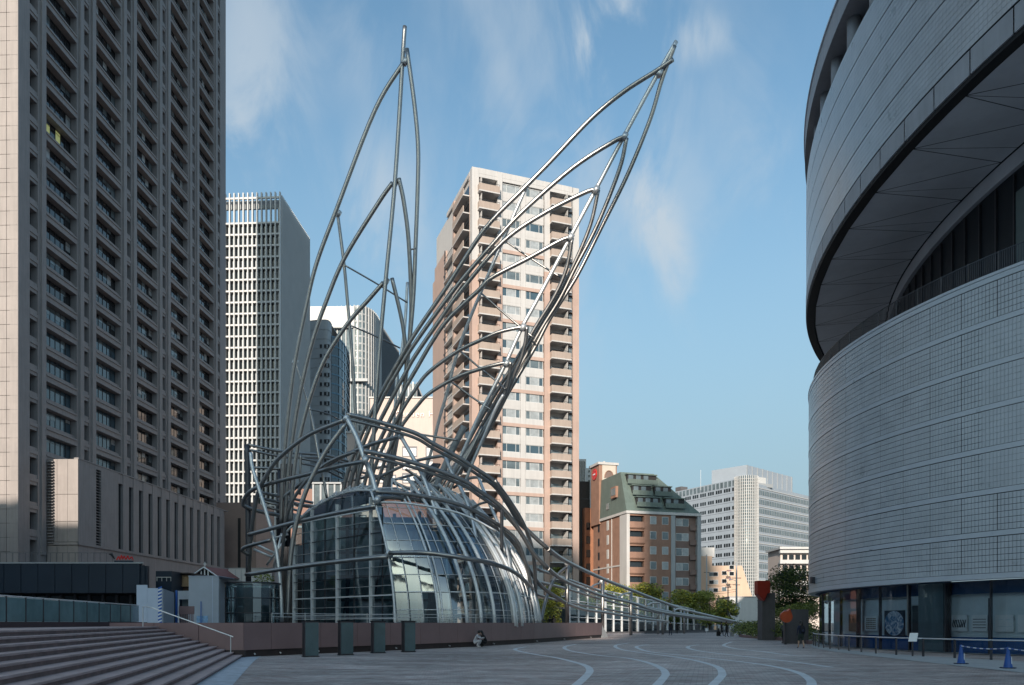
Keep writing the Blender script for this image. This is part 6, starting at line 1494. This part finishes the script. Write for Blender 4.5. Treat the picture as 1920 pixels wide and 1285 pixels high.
person('person in dark grey clothes standing by the hedge near the red drum', gpos(1470, 1206), R(150), stand(1.66, .1, .15), SE, ('cl_grey', 'skin', 'cl_black', 'shoe'))
person('person in navy coat with bare calves at the museum corner', gpos(1502, 1216), R(185), stand(1.68, .22, coat=True), SK, ('cl_navy', 'skin', 'cl_green', 'shoe', 'skin'), longhair=True)
bk = thing('backpack', 'dark backpack worn by the person at the museum corner', 'backpack', tuple(Vector(gpos(1502, 1216))+Vector((0, -.27, 1.05))))
obj('bag_body', MB().sphere((0, 0, .12), .15, .1, .22, 12, 8), M['cl_black'], bk, smooth=True); obj('pocket', MB().sphere((0, -.08, .05), .1, .04, .1, 10, 6), M['cl_navy'], bk, smooth=True)
# figures behind the wall
person('person in black behind the granite wall under the yellow tree, left one', (fx(1031, 84), 84, TZ-.62), R(170), stand(1.66, .1), SE, ('cl_black', 'skin', 'cl_black', 'shoe'))
person('person in black behind the granite wall under the yellow tree, right one', (fx(1038, 84.6), 84.6, TZ-.55), R(200), stand(1.68, .1), SE, ('cl_black', 'skin', 'cl_black', 'shoe'))
# crouching couple
CRO = {'pelvis': (0, .12, .32, .16, .95), 'waist': (0, .08, .46, .14, .85), 'chest': (0, -.08, .68, .15, .8), 'neck': (0, -.16, .83, .055), 'chin': (0, -.21, .88, .06), 'head': (0, -.23, .96, .09), 'crown': (0, -.22, 1.03, .075), 'nose': (0, -.33, .93, .012),
       'hip_l': (.11, .05, .30, .115), 'knee_l': (.16, -.32, .46, .085), 'ankle_l': (.14, -.10, .09, .05), 'toe_l': (.15, -.28, .035, .035),
       'hip_r': (-.11, .05, .30, .115), 'knee_r': (-.16, -.32, .46, .085), 'ankle_r': (-.14, -.10, .09, .05), 'toe_r': (-.15, -.28, .035, .035),
       'sho_l': (.17, -.10, .76, .06), 'elbow_l': (.22, -.30, .60, .045), 'hand_l': (.08, -.50, .62, .032), 'sho_r': (-.17, -.10, .76, .06), 'elbow_r': (-.22, -.30, .60, .045), 'hand_r': (-.06, -.48, .60, .032)}
person('person crouching in pale grey clothes facing a companion against the wall', (-2.35, 51.35, .008), R(75), CRO, SE, ('cl_light', 'skin', 'cl_light', 'cl_white'))
person('person crouching in black clothes at the right of the pale companion', (-1.82, 51.75, .008), R(-70), CRO, SE, ('cl_black', 'skin', 'cl_black', 'shoe'), longhair=True)

# ================================================================== UNSEEN BUILDINGS ADDED ROUND THE VIEWPOINT (for shade and reflections)
def rear_block(label, x0, x1, y0, y1, h):  # unseen shadow caster, placed and sized for the shade it throws
    t = thing('unseen_block', label, 'office block', (x0, y0, 0))
    W_, D_ = x1-x0, y1-y0
    bp('wall', t, 0, W_, 0, D_-.5, 0, h, M['granite_shaded'])
    f = 3
    while f+2 < h:
        bp('window_band', t, 1, W_-1, D_-.5, D_-.3, f, f+2.2, M['win_mid']); f += 4
    n_ = int(W_/6)
    for k in range(n_+1): bp('pilaster', t, (W_-1)*k/n_, (W_-1)*k/n_+1, D_-.5, D_+.1, 0, h, M['granite_shaded'])
    return t
for lb_, a_, b_, h_, y_ in (('unseen stone tower added behind the viewpoint for its shadow, nearest and on the left', -130, -75.2, 78, -42), ('wide unseen stone tower added far behind the viewpoint for its shadow, leftmost of five', -117.4, -88.6, 136.5, -250),
        ('slim tall unseen stone tower added far behind the viewpoint for its shadow, second of five', -88.4, -69.1, 171.5, -250), ('narrow unseen stone block added far behind the viewpoint for its shadow, middle of five', -68.9, -57, 127, -250),
        ('narrow tallest unseen stone tower added far behind the viewpoint for its shadow, fourth of five', -56.8, -45.6, 187, -250), ('broad unseen stone tower added far behind the viewpoint for its shadow, rightmost of five', -45.4, 5, 156.5, -250)):
    rear_block(lb_, a_, b_, y_-22, y_, h_)
def side_block(label, x0, x1, y0, y1, h, face):  # unseen block added for what the glass mirrors, walls kept pale
    t = thing('unseen_block', label, 'office block', (0, 0, 0)); xf = x1 if face > 0 else x0
    bp('wall', t, x0, x1, y0, y1, 0, h, M['white_tile'])
    f = 2.5
    while f+2 < h: bp('window_band', t, min(xf, xf+.15*face), max(xf, xf+.15*face), y0+1, y1-1, f, f+1.3, M['win_mid']); f += 3.6
    for k in range(int((y1-y0)/5)): y = y0+.5+k*5; bp('pilaster', t, min(xf, xf+.5*face), max(xf, xf+.5*face), y, y+.8, 0, h, M['grey_panel'])
side_block('unseen pale block added out of frame at left to be mirrored in the dome', -112, -74, -10, 92, 25, 1)
side_block('unseen pale block added out of frame at right to cover bright horizon reflections', 88, 120, -45, 18, 34, -1)
